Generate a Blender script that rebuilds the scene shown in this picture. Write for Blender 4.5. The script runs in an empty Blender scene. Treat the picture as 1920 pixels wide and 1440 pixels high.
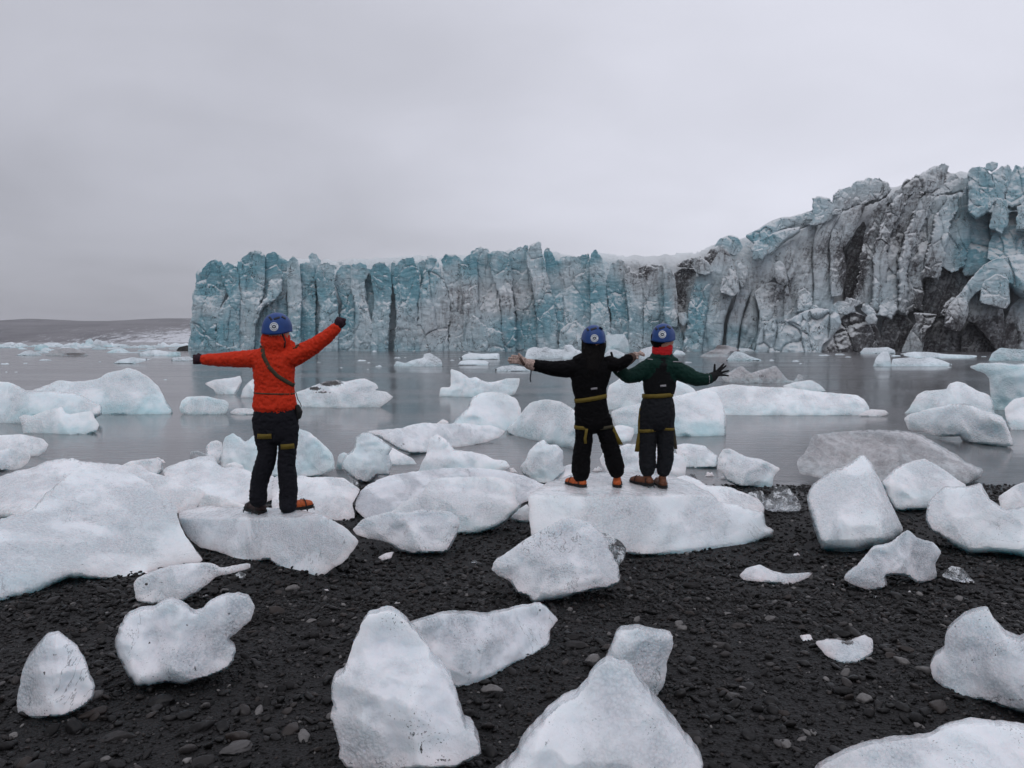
import bpy, math, random, zlib
import numpy as np
from mathutils import Vector, Matrix
from mathutils.bvhtree import BVHTree
from mathutils.geometry import delaunay_2d_cdt

# ------------------------------------------------------------------ camera
scene = bpy.context.scene
COL = scene.collection
CAMZ, F, CXP, CYP = 2.05, 1450.0, 960.0, 720.0
PITCH = math.atan(80.0 / F)
CP, SP = math.cos(PITCH), math.sin(PITCH)
cam_data = bpy.data.cameras.new('camera')
cam_data.sensor_width = 36.0
cam_data.lens = 36.0 * F / 1920.0
cam_data.clip_start = 0.05
cam_data.clip_end = 20000.0
cam = bpy.data.objects.new('camera', cam_data)
cam.location = (0, 0, CAMZ)
cam.rotation_euler = (math.pi / 2 - PITCH, 0, 0)
COL.objects.link(cam)
scene.camera = cam

# ------------------------------------------------------------------ world: overcast sky
SUN_EL, SUN_AZ = math.radians(52), math.radians(200)      # behind the viewer, veiled by cloud
world = bpy.data.worlds.new('World')
scene.world = world
world.use_nodes = True
wn, wl = world.node_tree.nodes, world.node_tree.links
wn.clear()
def wnode(t, **kw):
    n = wn.new(t)
    for k, v in kw.items():
        setattr(n, k, v)
    return n
w_out = wnode('ShaderNodeOutputWorld')
w_bg = wnode('ShaderNodeBackground')
w_bg.inputs['Strength'].default_value = 0.1
w_sky = wnode('ShaderNodeTexSky', sky_type='NISHITA')
w_sky.sun_disc = False
w_sky.sun_elevation = SUN_EL
w_sky.sun_rotation = SUN_AZ
w_tc = wnode('ShaderNodeTexCoord')
w_sep = wnode('ShaderNodeSeparateXYZ')
wl.new(w_tc.outputs['Generated'], w_sep.inputs[0])
def wmath(op, a, b=None, clamp=False):
    n = wnode('ShaderNodeMath', operation=op)
    n.use_clamp = clamp
    for i, v in enumerate((a, b)):
        if v is None:
            continue
        if isinstance(v, (int, float)):
            n.inputs[i].default_value = v
        else:
            wl.new(v, n.inputs[i])
    return n.outputs[0]
def wmap(v, a, b, c, d, smooth=True):
    n = wnode('ShaderNodeMapRange')
    n.interpolation_type = 'SMOOTHSTEP' if smooth else 'LINEAR'
    wl.new(v, n.inputs[0])
    for i, x in enumerate((a, b, c, d)):
        n.inputs[i + 1].default_value = x
    return n.outputs[0]
# the cloud deck: project the direction on a flat layer overhead
zc = wmath('ADD', wmath('MAXIMUM', w_sep.outputs[2], 0.0), 0.22)
cu = wmath('DIVIDE', w_sep.outputs[0], zc)
cv = wmath('DIVIDE', w_sep.outputs[1], zc)
w_com = wnode('ShaderNodeCombineXYZ')
wl.new(cu, w_com.inputs[0]); wl.new(cv, w_com.inputs[1])
def wnoise(scale, detail, dist, off):
    m = wnode('ShaderNodeMapping')
    m.inputs['Location'].default_value = off
    wl.new(w_com.outputs[0], m.inputs[0])
    n = wnode('ShaderNodeTexNoise')
    n.inputs['Scale'].default_value = scale
    n.inputs['Detail'].default_value = detail
    n.inputs['Distortion'].default_value = dist
    wl.new(m.outputs[0], n.inputs['Vector'])
    return n.outputs[0]
nA = wnoise(0.55, 4, 0.3, (3.1, 7.7, 0))
nB = wnoise(1.7, 6, 0.5, (11.3, 2.2, 0))
cloud = wmath('ADD', wmath('MULTIPLY', nA, 1.6), wmath('MULTIPLY', nB, 0.7))        # ~1.15 mean
cloud = wmap(cloud, 0.75, 1.55, -0.65, 0.65)
# the deck is thinner (brighter) to the right of the glacier, thick over the far left
side = wmap(w_sep.outputs[0], -0.62, 0.40, 5.25, 7.5)
side = wmath('ADD', side, wmap(w_sep.outputs[2], 0.30, 0.95, 0.0, 1.6))
val = wmath('ADD', side, cloud)
hl = wmath('MULTIPLY', wmap(w_sep.outputs[2], 0.0, 0.30, 1.0, 0.0),
           wmap(w_sep.outputs[0], -0.50, 0.25, -1.7, 0.75))
val = wmath('ADD', val, hl)
w_ramp = wnode('ShaderNodeCombineColor')
wl.new(wmath('MULTIPLY', val, 0.985), w_ramp.inputs[0])
wl.new(wmath('MULTIPLY', val, 1.0), w_ramp.inputs[1])
wl.new(wmath('MULTIPLY', val, 1.12), w_ramp.inputs[2])
w_mix = wnode('ShaderNodeMix', data_type='RGBA')
w_mix.inputs['Factor'].default_value = 0.96
wl.new(w_sky.outputs[0], w_mix.inputs['A'])
wl.new(w_ramp.outputs[0], w_mix.inputs['B'])
wl.new(w_mix.outputs['Result'], w_bg.inputs['Color'])
wl.new(w_bg.outputs[0], w_out.inputs['Surface'])

sun_data = bpy.data.lights.new('sun', 'SUN')
sun_data.energy = 0.6
sun_data.angle = math.radians(40)
sun_data.color = (1.0, 0.975, 0.95)
sun = bpy.data.objects.new('sun', sun_data)
sd = Vector((math.sin(SUN_AZ) * math.cos(SUN_EL), math.cos(SUN_AZ) * math.cos(SUN_EL), math.sin(SUN_EL)))
sun.rotation_euler = sd.to_track_quat('Z', 'Y').to_euler()
sun.location = (0, -20, 60)
COL.objects.link(sun)

vs = scene.view_settings
vs.view_transform = 'Standard'
vs.look = 'None'
vs.gamma = 1.0
vs.exposure = 0.0
vs.use_curve_mapping = False
scene.render.engine = 'CYCLES'
scene.cycles.use_denoising = True
scene.cycles.max_bounces = 8
scene.cycles.transmission_bounces = 6
scene.cycles.volume_bounces = 0
scene.cycles.caustics_reflective = False
scene.cycles.caustics_refractive = False

# ------------------------------------------------------------------ helpers
random.seed(7)
RNG = np.random.default_rng(11)

def ray(x, y):
    """world direction of a photograph pixel, scaled so that its Y part is 1"""
    u = (np.asarray(x, float) - CXP) / F
    v = (CYP - np.asarray(y, float)) / F
    dy = CP + SP * v
    return u / dy, (-SP + CP * v) / dy

def at(x, y, Y):
    dx, dz = ray(x, y)
    return np.stack([dx * Y, np.asarray(Y, float) + 0 * dx, CAMZ + dz * Y], -1)

_GY = np.array([-30, -4, 0, 2.5, 4, 6, 8, 10, 11, 13, 20, 60, 5000.])
_GZ = np.array([1.3, .75, .62, .52, .39, .21, .11, .035, -.01, -.12, -.6, -3, -3.])
def ground0(Y):
    return np.interp(Y, _GY, _GZ)

_P = np.random.default_rng(3).permutation(256)
_P = np.concatenate([_P, _P, _P])
_G = np.random.default_rng(4).normal(size=(256, 3))
_G /= np.linalg.norm(_G, axis=1)[:, None]
def perlin(p):
    p = np.asarray(p, float)
    i = np.floor(p).astype(int)
    f = p - i
    i &= 255
    u = f * f * f * (f * (f * 6 - 15) + 10)
    res = 0
    for dx in (0, 1):
        wx = u[:, 0] if dx else 1 - u[:, 0]
        for dy in (0, 1):
            wy = u[:, 1] if dy else 1 - u[:, 1]
            for dz in (0, 1):
                wz = u[:, 2] if dz else 1 - u[:, 2]
                h = _P[_P[_P[(i[:, 0] + dx) & 255] + ((i[:, 1] + dy) & 255)] + ((i[:, 2] + dz) & 255)]
                g = _G[h & 255]
                d = f - np.array([dx, dy, dz])
                res = res + wx * wy * wz * (g * d).sum(1)
    return res * 1.5
def fbm(p, oct=3, gain=0.5, lac=2.03):
    p = np.asarray(p, float)
    a, s, r = 1.0, 1.0, 0
    for k in range(oct):
        r = r + a * perlin(p * s + 17.3 * k)
        a *= gain
        s *= lac
    return r
def cells(p):
    """value of the nearest random cell and distance to the border between cells"""
    p = np.asarray(p, float)
    b = np.floor(p).astype(int)
    f1 = np.full(len(p), 9.0); f2 = np.full(len(p), 9.0); val = np.zeros(len(p))
    for dx in (-1, 0, 1):
        for dy in (-1, 0, 1):
            for dz in (-1, 0, 1):
                c = b + np.array([dx, dy, dz])
                h = _P[_P[_P[c[:, 0] & 255] + (c[:, 1] & 255)] + (c[:, 2] & 255)]
                j = _G[h & 255] * .42 + .5
                d = np.linalg.norm(c + j - p, axis=1)
                n = d < f1
                f2 = np.where(n, f1, np.minimum(f2, d))
                val = np.where(n, h / 255.0, val)
                f1 = np.where(n, d, f1)
    return val, f2 - f1, f1
def ground(X, Y):
    X = np.asarray(X, float); Y = np.asarray(Y, float)
    X, Y = np.broadcast_arrays(X, Y)
    sh = X.shape
    p = np.stack([X.ravel() * 0.8, Y.ravel() * 0.8, np.full(X.size, 2.5)], 1)
    return ground0(Y) + (0.028 * fbm(p, 2)).reshape(sh) * np.clip((16 - Y) / 8, 0, 1)

def hit_ground(x, y, water=False):
    """depth Y at which the pixel's ray meets the beach (or the water, z = 0)"""
    dx, dz = ray(x, y)
    if water:
        return float(-CAMZ / dz)
    Y = 3.0
    for _ in range(60):
        Y = 0.5 * Y + 0.5 * float((float(ground0(Y)) - CAMZ) / dz)
    return Y

def new_mesh_obj(name, V, T, mat, parent=None, base=None, smooth=True, attrs=None, sharp=None):
    V = np.asarray(V, float)
    b = np.zeros(3) if base is None else np.asarray(base, float)
    me = bpy.data.meshes.new(name)
    if isinstance(T, np.ndarray):
        n = T.shape[1]
        me.vertices.add(len(V))
        me.vertices.foreach_set('co', (V - b).astype(np.float32).ravel())
        me.loops.add(T.size)
        me.loops.foreach_set('vertex_index', T.astype(np.int32).ravel())
        me.polygons.add(len(T))
        me.polygons.foreach_set('loop_start', np.arange(0, T.size, n, dtype=np.int32))
        me.update(calc_edges=True)
    else:
        me.from_pydata((V - b).tolist(), [], T)
    me.validate()
    if smooth and len(me.polygons):
        me.polygons.foreach_set('use_smooth', np.ones(len(me.polygons), bool))
    if attrs:
        for k, a in attrs.items():
            at_ = me.attributes.new(k, 'FLOAT', 'POINT')
            at_.data.foreach_set('value', np.asarray(a, np.float32))
    if sharp:
        me.set_sharp_from_angle(angle=sharp)
    if mat:
        me.materials.append(mat)
    o = bpy.data.objects.new(name, me)
    COL.objects.link(o)
    if parent is not None:
        o.parent = parent
    elif base is not None:
        o.location = tuple(b)
    return o

def empty(name, loc):
    o = bpy.data.objects.new(name, None)
    o.empty_display_size = 0.1
    o.location = tuple(loc)
    COL.objects.link(o)
    return o
def tag(o, label, cat, group=None):
    o['label'] = label
    o['category'] = cat
    if group:
        o['group'] = group
    return o

# ------------------------------------------------------------------ material kit
class NT:
    def __init__(self, name):
        self.m = bpy.data.materials.new(name)
        self.m.use_nodes = True
        self.n, self.l = self.m.node_tree.nodes, self.m.node_tree.links
        self.n.clear()
        self.out = self.n.new('ShaderNodeOutputMaterial')
        self.b = self.n.new('ShaderNodeBsdfPrincipled')
        self.l.new(self.b.outputs[0], self.out.inputs[0])
        self.geo = self.n.new('ShaderNodeNewGeometry')
        self.pos = self.geo.outputs['Position']
    def put(self, sock, v):
        if hasattr(v, 'is_linked') or hasattr(v, 'links'):
            self.l.new(v, sock)
        elif isinstance(v, (tuple, list)) and len(v) == 3 and sock.type == 'RGBA':
            sock.default_value = (*v, 1)
        else:
            sock.default_value = v
    def set(self, **kw):
        for k, v in kw.items():
            self.put(self.b.inputs[k.replace('_', ' ')], v)
    def math(self, op, a, b=0.0, clamp=False):
        n = self.n.new('ShaderNodeMath'); n.operation = op; n.use_clamp = clamp
        self.put(n.inputs[0], a); self.put(n.inputs[1], b)
        return n.outputs[0]
    def rng(self, v, a, b, c=0.0, d=1.0):
        n = self.n.new('ShaderNodeMapRange'); n.interpolation_type = 'SMOOTHSTEP'
        self.put(n.inputs[0], v)
        for i, x in enumerate((a, b, c, d)):
            self.put(n.inputs[i + 1], x)
        return n.outputs[0]
    def mix(self, f, a, b):
        n = self.n.new('ShaderNodeMix'); n.data_type = 'RGBA'
        self.put(n.inputs['Factor'], f); self.put(n.inputs['A'], a); self.put(n.inputs['B'], b)
        return n.outputs['Result']
    def mapping(self, scale=(1, 1, 1), loc=(0, 0, 0), rot=(0, 0, 0), vec=None):
        n = self.n.new('ShaderNodeMapping')
        self.l.new(vec or self.pos, n.inputs[0])
        n.inputs['Scale'].default_value = scale
        n.inputs['Location'].default_value = loc
        n.inputs['Rotation'].default_value = rot
        return n.outputs[0]
    def noise(self, scale, detail=3, rough=0.5, dist=0.0, vec=None):
        n = self.n.new('ShaderNodeTexNoise')
        self.l.new(vec or self.pos, n.inputs['Vector'])
        n.inputs['Scale'].default_value = scale; n.inputs['Detail'].default_value = detail
        n.inputs['Roughness'].default_value = rough; n.inputs['Distortion'].default_value = dist
        return n.outputs[0]
    def vor(self, scale, feature='F1', vec=None, rand=1.0):
        n = self.n.new('ShaderNodeTexVoronoi'); n.feature = feature
        self.l.new(vec or self.pos, n.inputs['Vector'])
        n.inputs['Scale'].default_value = scale; n.inputs['Randomness'].default_value = rand
        return n.outputs[0]
    def attr(self, name):
        n = self.n.new('ShaderNodeAttribute'); n.attribute_name = name
        return n.outputs['Fac']
    def bump(self, h, strength=0.5, dist=0.01, prev=None):
        n = self.n.new('ShaderNodeBump')
        n.inputs['Strength'].default_value = strength; n.inputs['Distance'].default_value = dist
        self.l.new(h, n.inputs['Height'])
        if prev is not None:
            self.l.new(prev, n.inputs['Normal'])
        return n.outputs[0]

def ice_mat(name, size=1.0, white=(.78, .80, .83), tint=(.40, .575, .615), grain=.5, speck=.25, grime=.0, lines=.35,
            sss=.7, rough=.24, gray=(.50, .54, .585), pit=1.0, wet=.8, clear=.0):
    """stranded / floating ice; size = feature size in metres"""
    k = NT(name)
    f = 1.0 / size
    big = k.noise(1.3 * f, 3, .55, .6)
    fine = k.noise(7 * f, 7, .72, .4)
    cry = k.vor(40 * f)
    grit = k.noise(95 * f, 3, .7)
    col = k.mix(k.attr('blue'), white, tint)
    # coarse-grained translucent patches between bubbly white ice
    patch = k.rng(k.math('ADD', k.math('MULTIPLY', big, .85), k.math('MULTIPLY', fine, .25)), .44, .68)
    col = k.mix(k.math('MULTIPLY', patch, grain * .55), col, gray)
    deep = k.rng(k.noise(2.2 * f, 3, .5, .5, vec=k.mapping((1, 1, 1.7), loc=(4, 4, 17))), .46, .70)
    col = k.mix(k.math('MULTIPLY', deep, .13), col, tint)
    gmask = k.math('MULTIPLY', k.rng(patch, .25, 1, .03, 1), grain)
    col = k.mix(k.math('MULTIPLY', k.rng(k.math('ADD', k.math('MULTIPLY', cry, .5), k.math('MULTIPLY', grit, .7)), .50, .78), k.math('MULTIPLY', gmask, .62)), col, (.30, .335, .375))
    col = k.mix(k.math('MULTIPLY', k.rng(grit, .56, .70), k.math('MULTIPLY', gmask, .8)), col, (.95, .96, .98))
    # ash specks in drifts
    sp = k.rng(k.noise(64 * f, 4, .65), .605, .65)
    spm = k.rng(k.noise(2.6 * f, 3, .6, .5, vec=k.mapping(loc=(9, 4, 1))), .48, .64)
    col = k.mix(k.math('MULTIPLY', k.math('MULTIPLY', sp, spm), min(1, speck * 2.4)), col, (.05, .048, .05))
    # dirt-filled fractures
    cr = k.math('ABSOLUTE', k.math('SUBTRACT', k.noise(1.7 * f, 5, .62, .9, vec=k.mapping(loc=(2, 13, 5), rot=(.3, .5, .2))), .5))
    crm = k.rng(k.math('ADD', k.noise(1.5 * f, 2, vec=k.mapping(loc=(21, 3, 8))), k.math('MULTIPLY', k.math('SUBTRACT', fine, .5), .5)), .55, .63)
    crl = k.math('MULTIPLY', k.rng(cr, .0022, .0075, 1, 0), crm)
    col = k.mix(k.math('MULTIPLY', crl, lines), col, (.07, .07, .075))
    # dirt given by the berg itself
    dn = k.noise(14 * f, 7, .78)
    dm = k.rng(k.math('ADD', k.attr('dirt'), k.math('MULTIPLY', k.math('SUBTRACT', dn, .5), 1.6)), .44, .60)
    dm = k.math('MULTIPLY', dm, k.rng(k.attr('dirt'), .02, .15))
    col = k.mix(dm, col, (.035, .032, .033))
    if grime:
        col = k.mix(k.rng(fine, .36, .66, .15 * grime, grime), col, (.24, .23, .235))
        col = k.mix(k.math('MULTIPLY', k.rng(grit, .5, .62), .5 * grime), col, (.09, .085, .085))
    b1 = k.bump(k.math('ADD', k.math('MULTIPLY', k.vor(5 * f, 'SMOOTH_F1'), .5), k.math('MULTIPLY', fine, .5)), .30, .05 * size)
    b2 = k.bump(k.math('MULTIPLY', k.math('ADD', cry, k.math('MULTIPLY', grit, .8)), k.rng(patch, 0, 1, .10, 1)), min(1, .95 * pit), .018 * size, b1)
    k.set(Base_Color=col, Normal=b2, IOR=1.31, Specular_IOR_Level=.6, Coat_Weight=wet, Coat_Roughness=.07, Coat_IOR=1.33, Coat_Normal=b1)
    if clear:
        k.set(Transmission_Weight=k.rng(patch, 0, 1, .0, clear))
    if sss:
        k.set(Subsurface_Weight=sss, Subsurface_Scale=.30 * size, Subsurface_Radius=(.65, .95, 1.0))
    k.set(Roughness=k.rng(fine, .3, .7, rough + .18, rough - .10))
    return k.m

def clear_mat():
    k = NT('clear_ice')
    big = k.noise(9, 4, .6, .6)
    cry = k.vor(38)
    b = k.bump(k.math('ADD', big, k.math('MULTIPLY', cry, .5)), .8, .03)
    frost = k.rng(k.noise(14, 5, .7), .46, .64)
    k.set(Base_Color=(.86, .9, .93), Normal=b, IOR=1.31, Roughness=k.math('ADD', .06, k.math('MULTIPLY', frost, .35)),
          Transmission_Weight=k.rng(frost, 0, 1, .92, .35))
    return k.m

def glacier_mat():
    k = NT('glacier_ice')
    blue, dirt, snow = k.attr('blue'), k.attr('dirt'), k.attr('snow')
    # warp the layers a little, then stretch: thin near-horizontal layering and vertical run-off streaks
    wv = k.n.new('ShaderNodeVectorMath'); wv.operation = 'ADD'
    nz = k.n.new('ShaderNodeTexNoise'); nz.inputs['Scale'].default_value = .12; nz.inputs['Detail'].default_value = 3
    k.l.new(k.pos, nz.inputs['Vector'])
    sc = k.n.new('ShaderNodeVectorMath'); sc.operation = 'SCALE'; sc.inputs['Scale'].default_value = 7.0
    k.l.new(nz.outputs['Color'], sc.inputs[0])
    k.l.new(k.pos, wv.inputs[0]); k.l.new(sc.outputs[0], wv.inputs[1])
    wp = wv.outputs[0]
    lay = k.noise(1.0, 4, .65, .3, vec=k.mapping((.10, .10, 1.5), vec=wp))
    lay2 = k.noise(1.0, 5, .7, .2, vec=k.mapping((.16, .16, 4.2), loc=(3, 3, 3), vec=wp))
    strk = k.noise(1.0, 5, .68, .3, vec=k.mapping((1.25, 1.25, .11), rot=(0, .12, 0)))
    diag = k.noise(1.0, 5, .66, .4, vec=k.mapping((.95, .95, .075), vec=k.mapping(rot=(0, -.42, 0))))
    sx = k.n.new('ShaderNodeSeparateXYZ'); k.l.new(k.pos, sx.inputs[0])
    rgt = k.rng(sx.outputs[0], 46, 58)
    mx = k.n.new('ShaderNodeMix'); mx.data_type = 'FLOAT'
    k.put(mx.inputs[0], rgt); k.put(mx.inputs[2], strk); k.put(mx.inputs[3], diag)
    strk = mx.outputs[0]
    blot = k.noise(.34, 5, .62, .5)
    fine = k.noise(1.7, 7, .72, .3)
    pale = (.60, .715, .765); mid = (.235, .475, .555); deep = (.075, .25, .325); wht = (.80, .83, .85); grey = (.56, .585, .605)
    col = k.mix(k.rng(k.math('ADD', blue, k.math('MULTIPLY', k.math('SUBTRACT', blot, .5), 1.5)), .10, .80), pale, mid)
    col = k.mix(k.math('MULTIPLY', k.rng(k.math('ADD', lay2, k.math('MULTIPLY', blue, .22)), .56, .80), .7), col, deep)
    col = k.mix(k.rng(lay, .52, .66, 0, .5), col, (.27, .36, .40))
    col = k.mix(k.rng(fine, .57, .72, 0, .42), col, wht)
    # dirty zones first turn the ice dull grey, then dark streaks and films lie on that
    col = k.mix(k.rng(k.math('ADD', dirt, k.math('MULTIPLY', k.math('SUBTRACT', blot, .5), 1.2)), .30, 1.05, 0, .72), col, grey)
    dsum = k.math('ADD', k.math('MULTIPLY', strk, .62), k.math('ADD', k.math('MULTIPLY', fine, .38), k.math('MULTIPLY', lay, .25)))
    dth = k.math('SUBTRACT', .90, k.math('MULTIPLY', dirt, .24))
    d1 = k.rng(dsum, k.math('SUBTRACT', dth, .10), k.math('ADD', dth, .08))
    col = k.mix(k.math('MULTIPLY', d1, .75), col, (.19, .19, .20))
    d2 = k.rng(dsum, k.math('ADD', dth, .03), k.math('ADD', dth, .13))
    col = k.mix(k.math('MULTIPLY', d2, .88), col, (.045, .044, .048))
    d3 = k.rng(k.math('ADD', dirt, k.math('MULTIPLY', k.math('SUBTRACT', fine, .5), .9)), 1.0, 1.3)
    col = k.mix(k.math('MULTIPLY', d3, .85), col, (.035, .030, .032))
    # cracks
    cr = k.math('ABSOLUTE', k.math('SUBTRACT', k.noise(.30, 5, .62, 1.1, vec=k.mapping((1.2, 1.2, .75), loc=(5, 9, 2))), .5))
    crm = k.rng(k.noise(.22, 2, vec=k.mapping(loc=(1, 8, 33))), .46, .56)
    col = k.mix(k.math('MULTIPLY', k.rng(cr, .003, .011, 1, 0), crm), col, (.04, .045, .05))
    # snow and weathered ice lying on what faces up
    sepn = k.n.new('ShaderNodeSeparateXYZ'); k.l.new(k.geo.outputs['Normal'], sepn.inputs[0])
    up = k.rng(k.math('ADD', sepn.outputs[2], k.math('MULTIPLY', k.math('SUBTRACT', fine, .5), .8)), .22, .60)
    col = k.mix(k.math('MULTIPLY', k.math('MULTIPLY', up, .85), snow), col, wht)
    h = k.math('ADD', k.math('MULTIPLY', fine, .7), k.math('ADD', k.math('MULTIPLY', lay2, .22), k.math('MULTIPLY', strk, .5)))
    b = k.bump(h, .8, .9)
    b = k.bump(k.noise(3.2, 6, .78, .6), .6, .35, b)
    k.set(Base_Color=col, Normal=b, Roughness=.5, IOR=1.31, Specular_IOR_Level=.35)
    return k.m

def water_mat():
    k = NT('lake_water')
    n1 = k.noise(1.0, 3, .6, .3, vec=k.mapping((1.3, 5.5, 1)))
    n2 = k.noise(1.0, 2, .5, .2, vec=k.mapping((.16, .55, 1), loc=(4, 2, 0)))
    n3 = k.noise(1.0, 3, .55, .4, vec=k.mapping((.035, .10, 1), loc=(1, 7, 0)))
    gate = k.rng(n3, .40, .62, .25, 1.0)
    b = k.bump(k.math('MULTIPLY', n1, gate), .30, .035)
    b = k.bump(n2, .22, .06, b)
    silt = k.mix(n3, (.100, .098, .102), (.120, .118, .123))
    k.set(Base_Color=silt, Roughness=k.math('ADD', .09, k.math('MULTIPLY', gate, .10)), IOR=1.33, Normal=b)
    return k.m

def gravel_ground_mat():
    k = NT('black_gravel_bed')
    v = k.vor(58); v2 = k.vor(23)
    n = k.noise(3.1, 4, .6)
    col = k.mix(k.rng(k.noise(90, 3), .4, .65), (.0035, .0032, .0036), (.011, .0102, .0108))
    col = k.mix(k.rng(n, .5, .7, 0, .5), col, (.010, .009, .009))
    sep = k.n.new('ShaderNodeSeparateXYZ'); k.l.new(k.pos, sep.inputs[0])
    wet = k.rng(sep.outputs[2], .01, .09, 1, 0)
    col = k.mix(k.math('MULTIPLY', wet, .55), col, (.009, .009, .010))
    b = k.bump(k.math('ADD', v, k.math('MULTIPLY', v2, 1.4)), .9, .02)
    k.set(Base_Color=col, Normal=b, Roughness=k.rng(wet, 0, 1, .72, .25), Specular_IOR_Level=.35)
    return k.m

def stone_mat():
    k = NT('beach_pebble')
    tone = k.attr('tone')
    f = k.noise(55, 5, .7)
    ramp = k.n.new('ShaderNodeValToRGB')
    e = ramp.color_ramp.elements
    e[0].position = 0.0; e[0].color = (.0032, .003, .0032, 1)
    e[1].position = 1.0; e[1].color = (.20, .19, .185, 1)
    for p, c in ((.45, (.0075, .0068, .0070)), (.68, (.017, .0155, .0155)), (.80, (.030, .0235, .021)), (.88, (.052, .049, .049))):
        el = e.new(p); el.color = (*c, 1)
    k.l.new(tone, ramp.inputs[0])
    col = k.mix(k.rng(f, .42, .7, 0, .45), ramp.outputs[0], (.024, .023, .023))
    k.set(Base_Color=col, Normal=k.bump(f, .5, .004), Roughness=k.rng(k.noise(7, 3), .4, .62, .38, .75), Specular_IOR_Level=.25)
    return k.m

def plain(name, col, rough=.6, scale=60, var=.25, bump=.3, bdist=.003, spec=.3, metal=0.0, sheen=0.0):
    k = NT(name)
    n = k.noise(scale, 4, .65)
    dark = tuple(c * (1 - var) for c in col); lite = tuple(min(1, c * (1 + var)) for c in col)
    k.set(Base_Color=k.mix(k.rng(n, .3, .7), dark, lite), Roughness=rough, Specular_IOR_Level=spec, Metallic=metal)
    if sheen:
        k.set(Sheen_Weight=sheen)
    if bump:
        wv = k.noise(24, 4, .6, 1.2, vec=k.mapping((1, 1, 1.6)))
        b = k.bump(wv, bump, .02)
        k.set(Normal=k.bump(n, bump, bdist, b))
    return k.m

M = {}
M['ice_near'] = ice_mat('ice_near', .55, speck=.5, lines=.55, grain=.42, white=(.76, .78, .815), gray=(.50, .54, .59))
M['ice_grain'] = ice_mat('ice_grainy', .5, grain=.8, speck=.55, lines=.6, white=(.70, .715, .75), gray=(.42, .45, .49))
M['ice_mid'] = ice_mat('ice_shore', .8, speck=.25, lines=.35, grain=.38)
M['ice_far'] = ice_mat('ice_floating', 1.6, speck=.06, lines=.2, grain=.2, white=(.77, .80, .83))
M['ice_vfar'] = ice_mat('ice_distant', 8.0, speck=.08, lines=.2, grain=.25, wet=0, white=(.70, .76, .80), sss=0)
M['ice_dirty'] = ice_mat('ice_dirty', .8, grain=.8, speck=.7, lines=.5, grime=.65, white=(.50, .50, .515), gray=(.30, .31, .33))
M['ice_clear'] = clear_mat()
M['glacier'] = glacier_mat()
M['water'] = water_mat()
M['bed'] = gravel_ground_mat()
M['stone'] = stone_mat()

# ------------------------------------------------------------------ solid from a traced outline
def resample(P, step):
    P = np.asarray(P, float)
    Q = np.vstack([P, P[:1]])
    out = []
    for a, b in zip(Q[:-1], Q[1:]):
        n = max(1, int(round(np.linalg.norm(b - a) / step)))
        for i in range(n):
            out.append(a + (b - a) * i / n)
    return np.array(out)
def chaikin(P, it=1, w=.25):
    P = np.asarray(P, float)
    for _ in range(it):
        N = np.roll(P, -1, 0)
        P = np.stack([P * (1 - w) + N * w, P * w + N * (1 - w)], 1).reshape(-1, 2)
    return P
def inside_poly(P, q):
    x, y = q[:, 0], q[:, 1]
    ins = np.zeros(len(q), bool)
    a = P; b = np.roll(P, -1, 0)
    for (x1, y1), (x2, y2) in zip(a, b):
        if y1 == y2:
            continue
        c = ((y1 > y) != (y2 > y)) & (x < (x2 - x1) * (y - y1) / (y2 - y1) + x1)
        ins ^= c
    return ins
def dist_poly(P, q):
    d = np.full(len(q), 1e18)
    a = P; b = np.roll(P, -1, 0)
    for p1, p2 in zip(a, b):
        e = p2 - p1
        t = np.clip(((q - p1) @ e) / max(e @ e, 1e-9), 0, 1)
        r = q - p1 - t[:, None] * e
        d = np.minimum(d, (r * r).sum(1))
    return np.sqrt(d)

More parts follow.
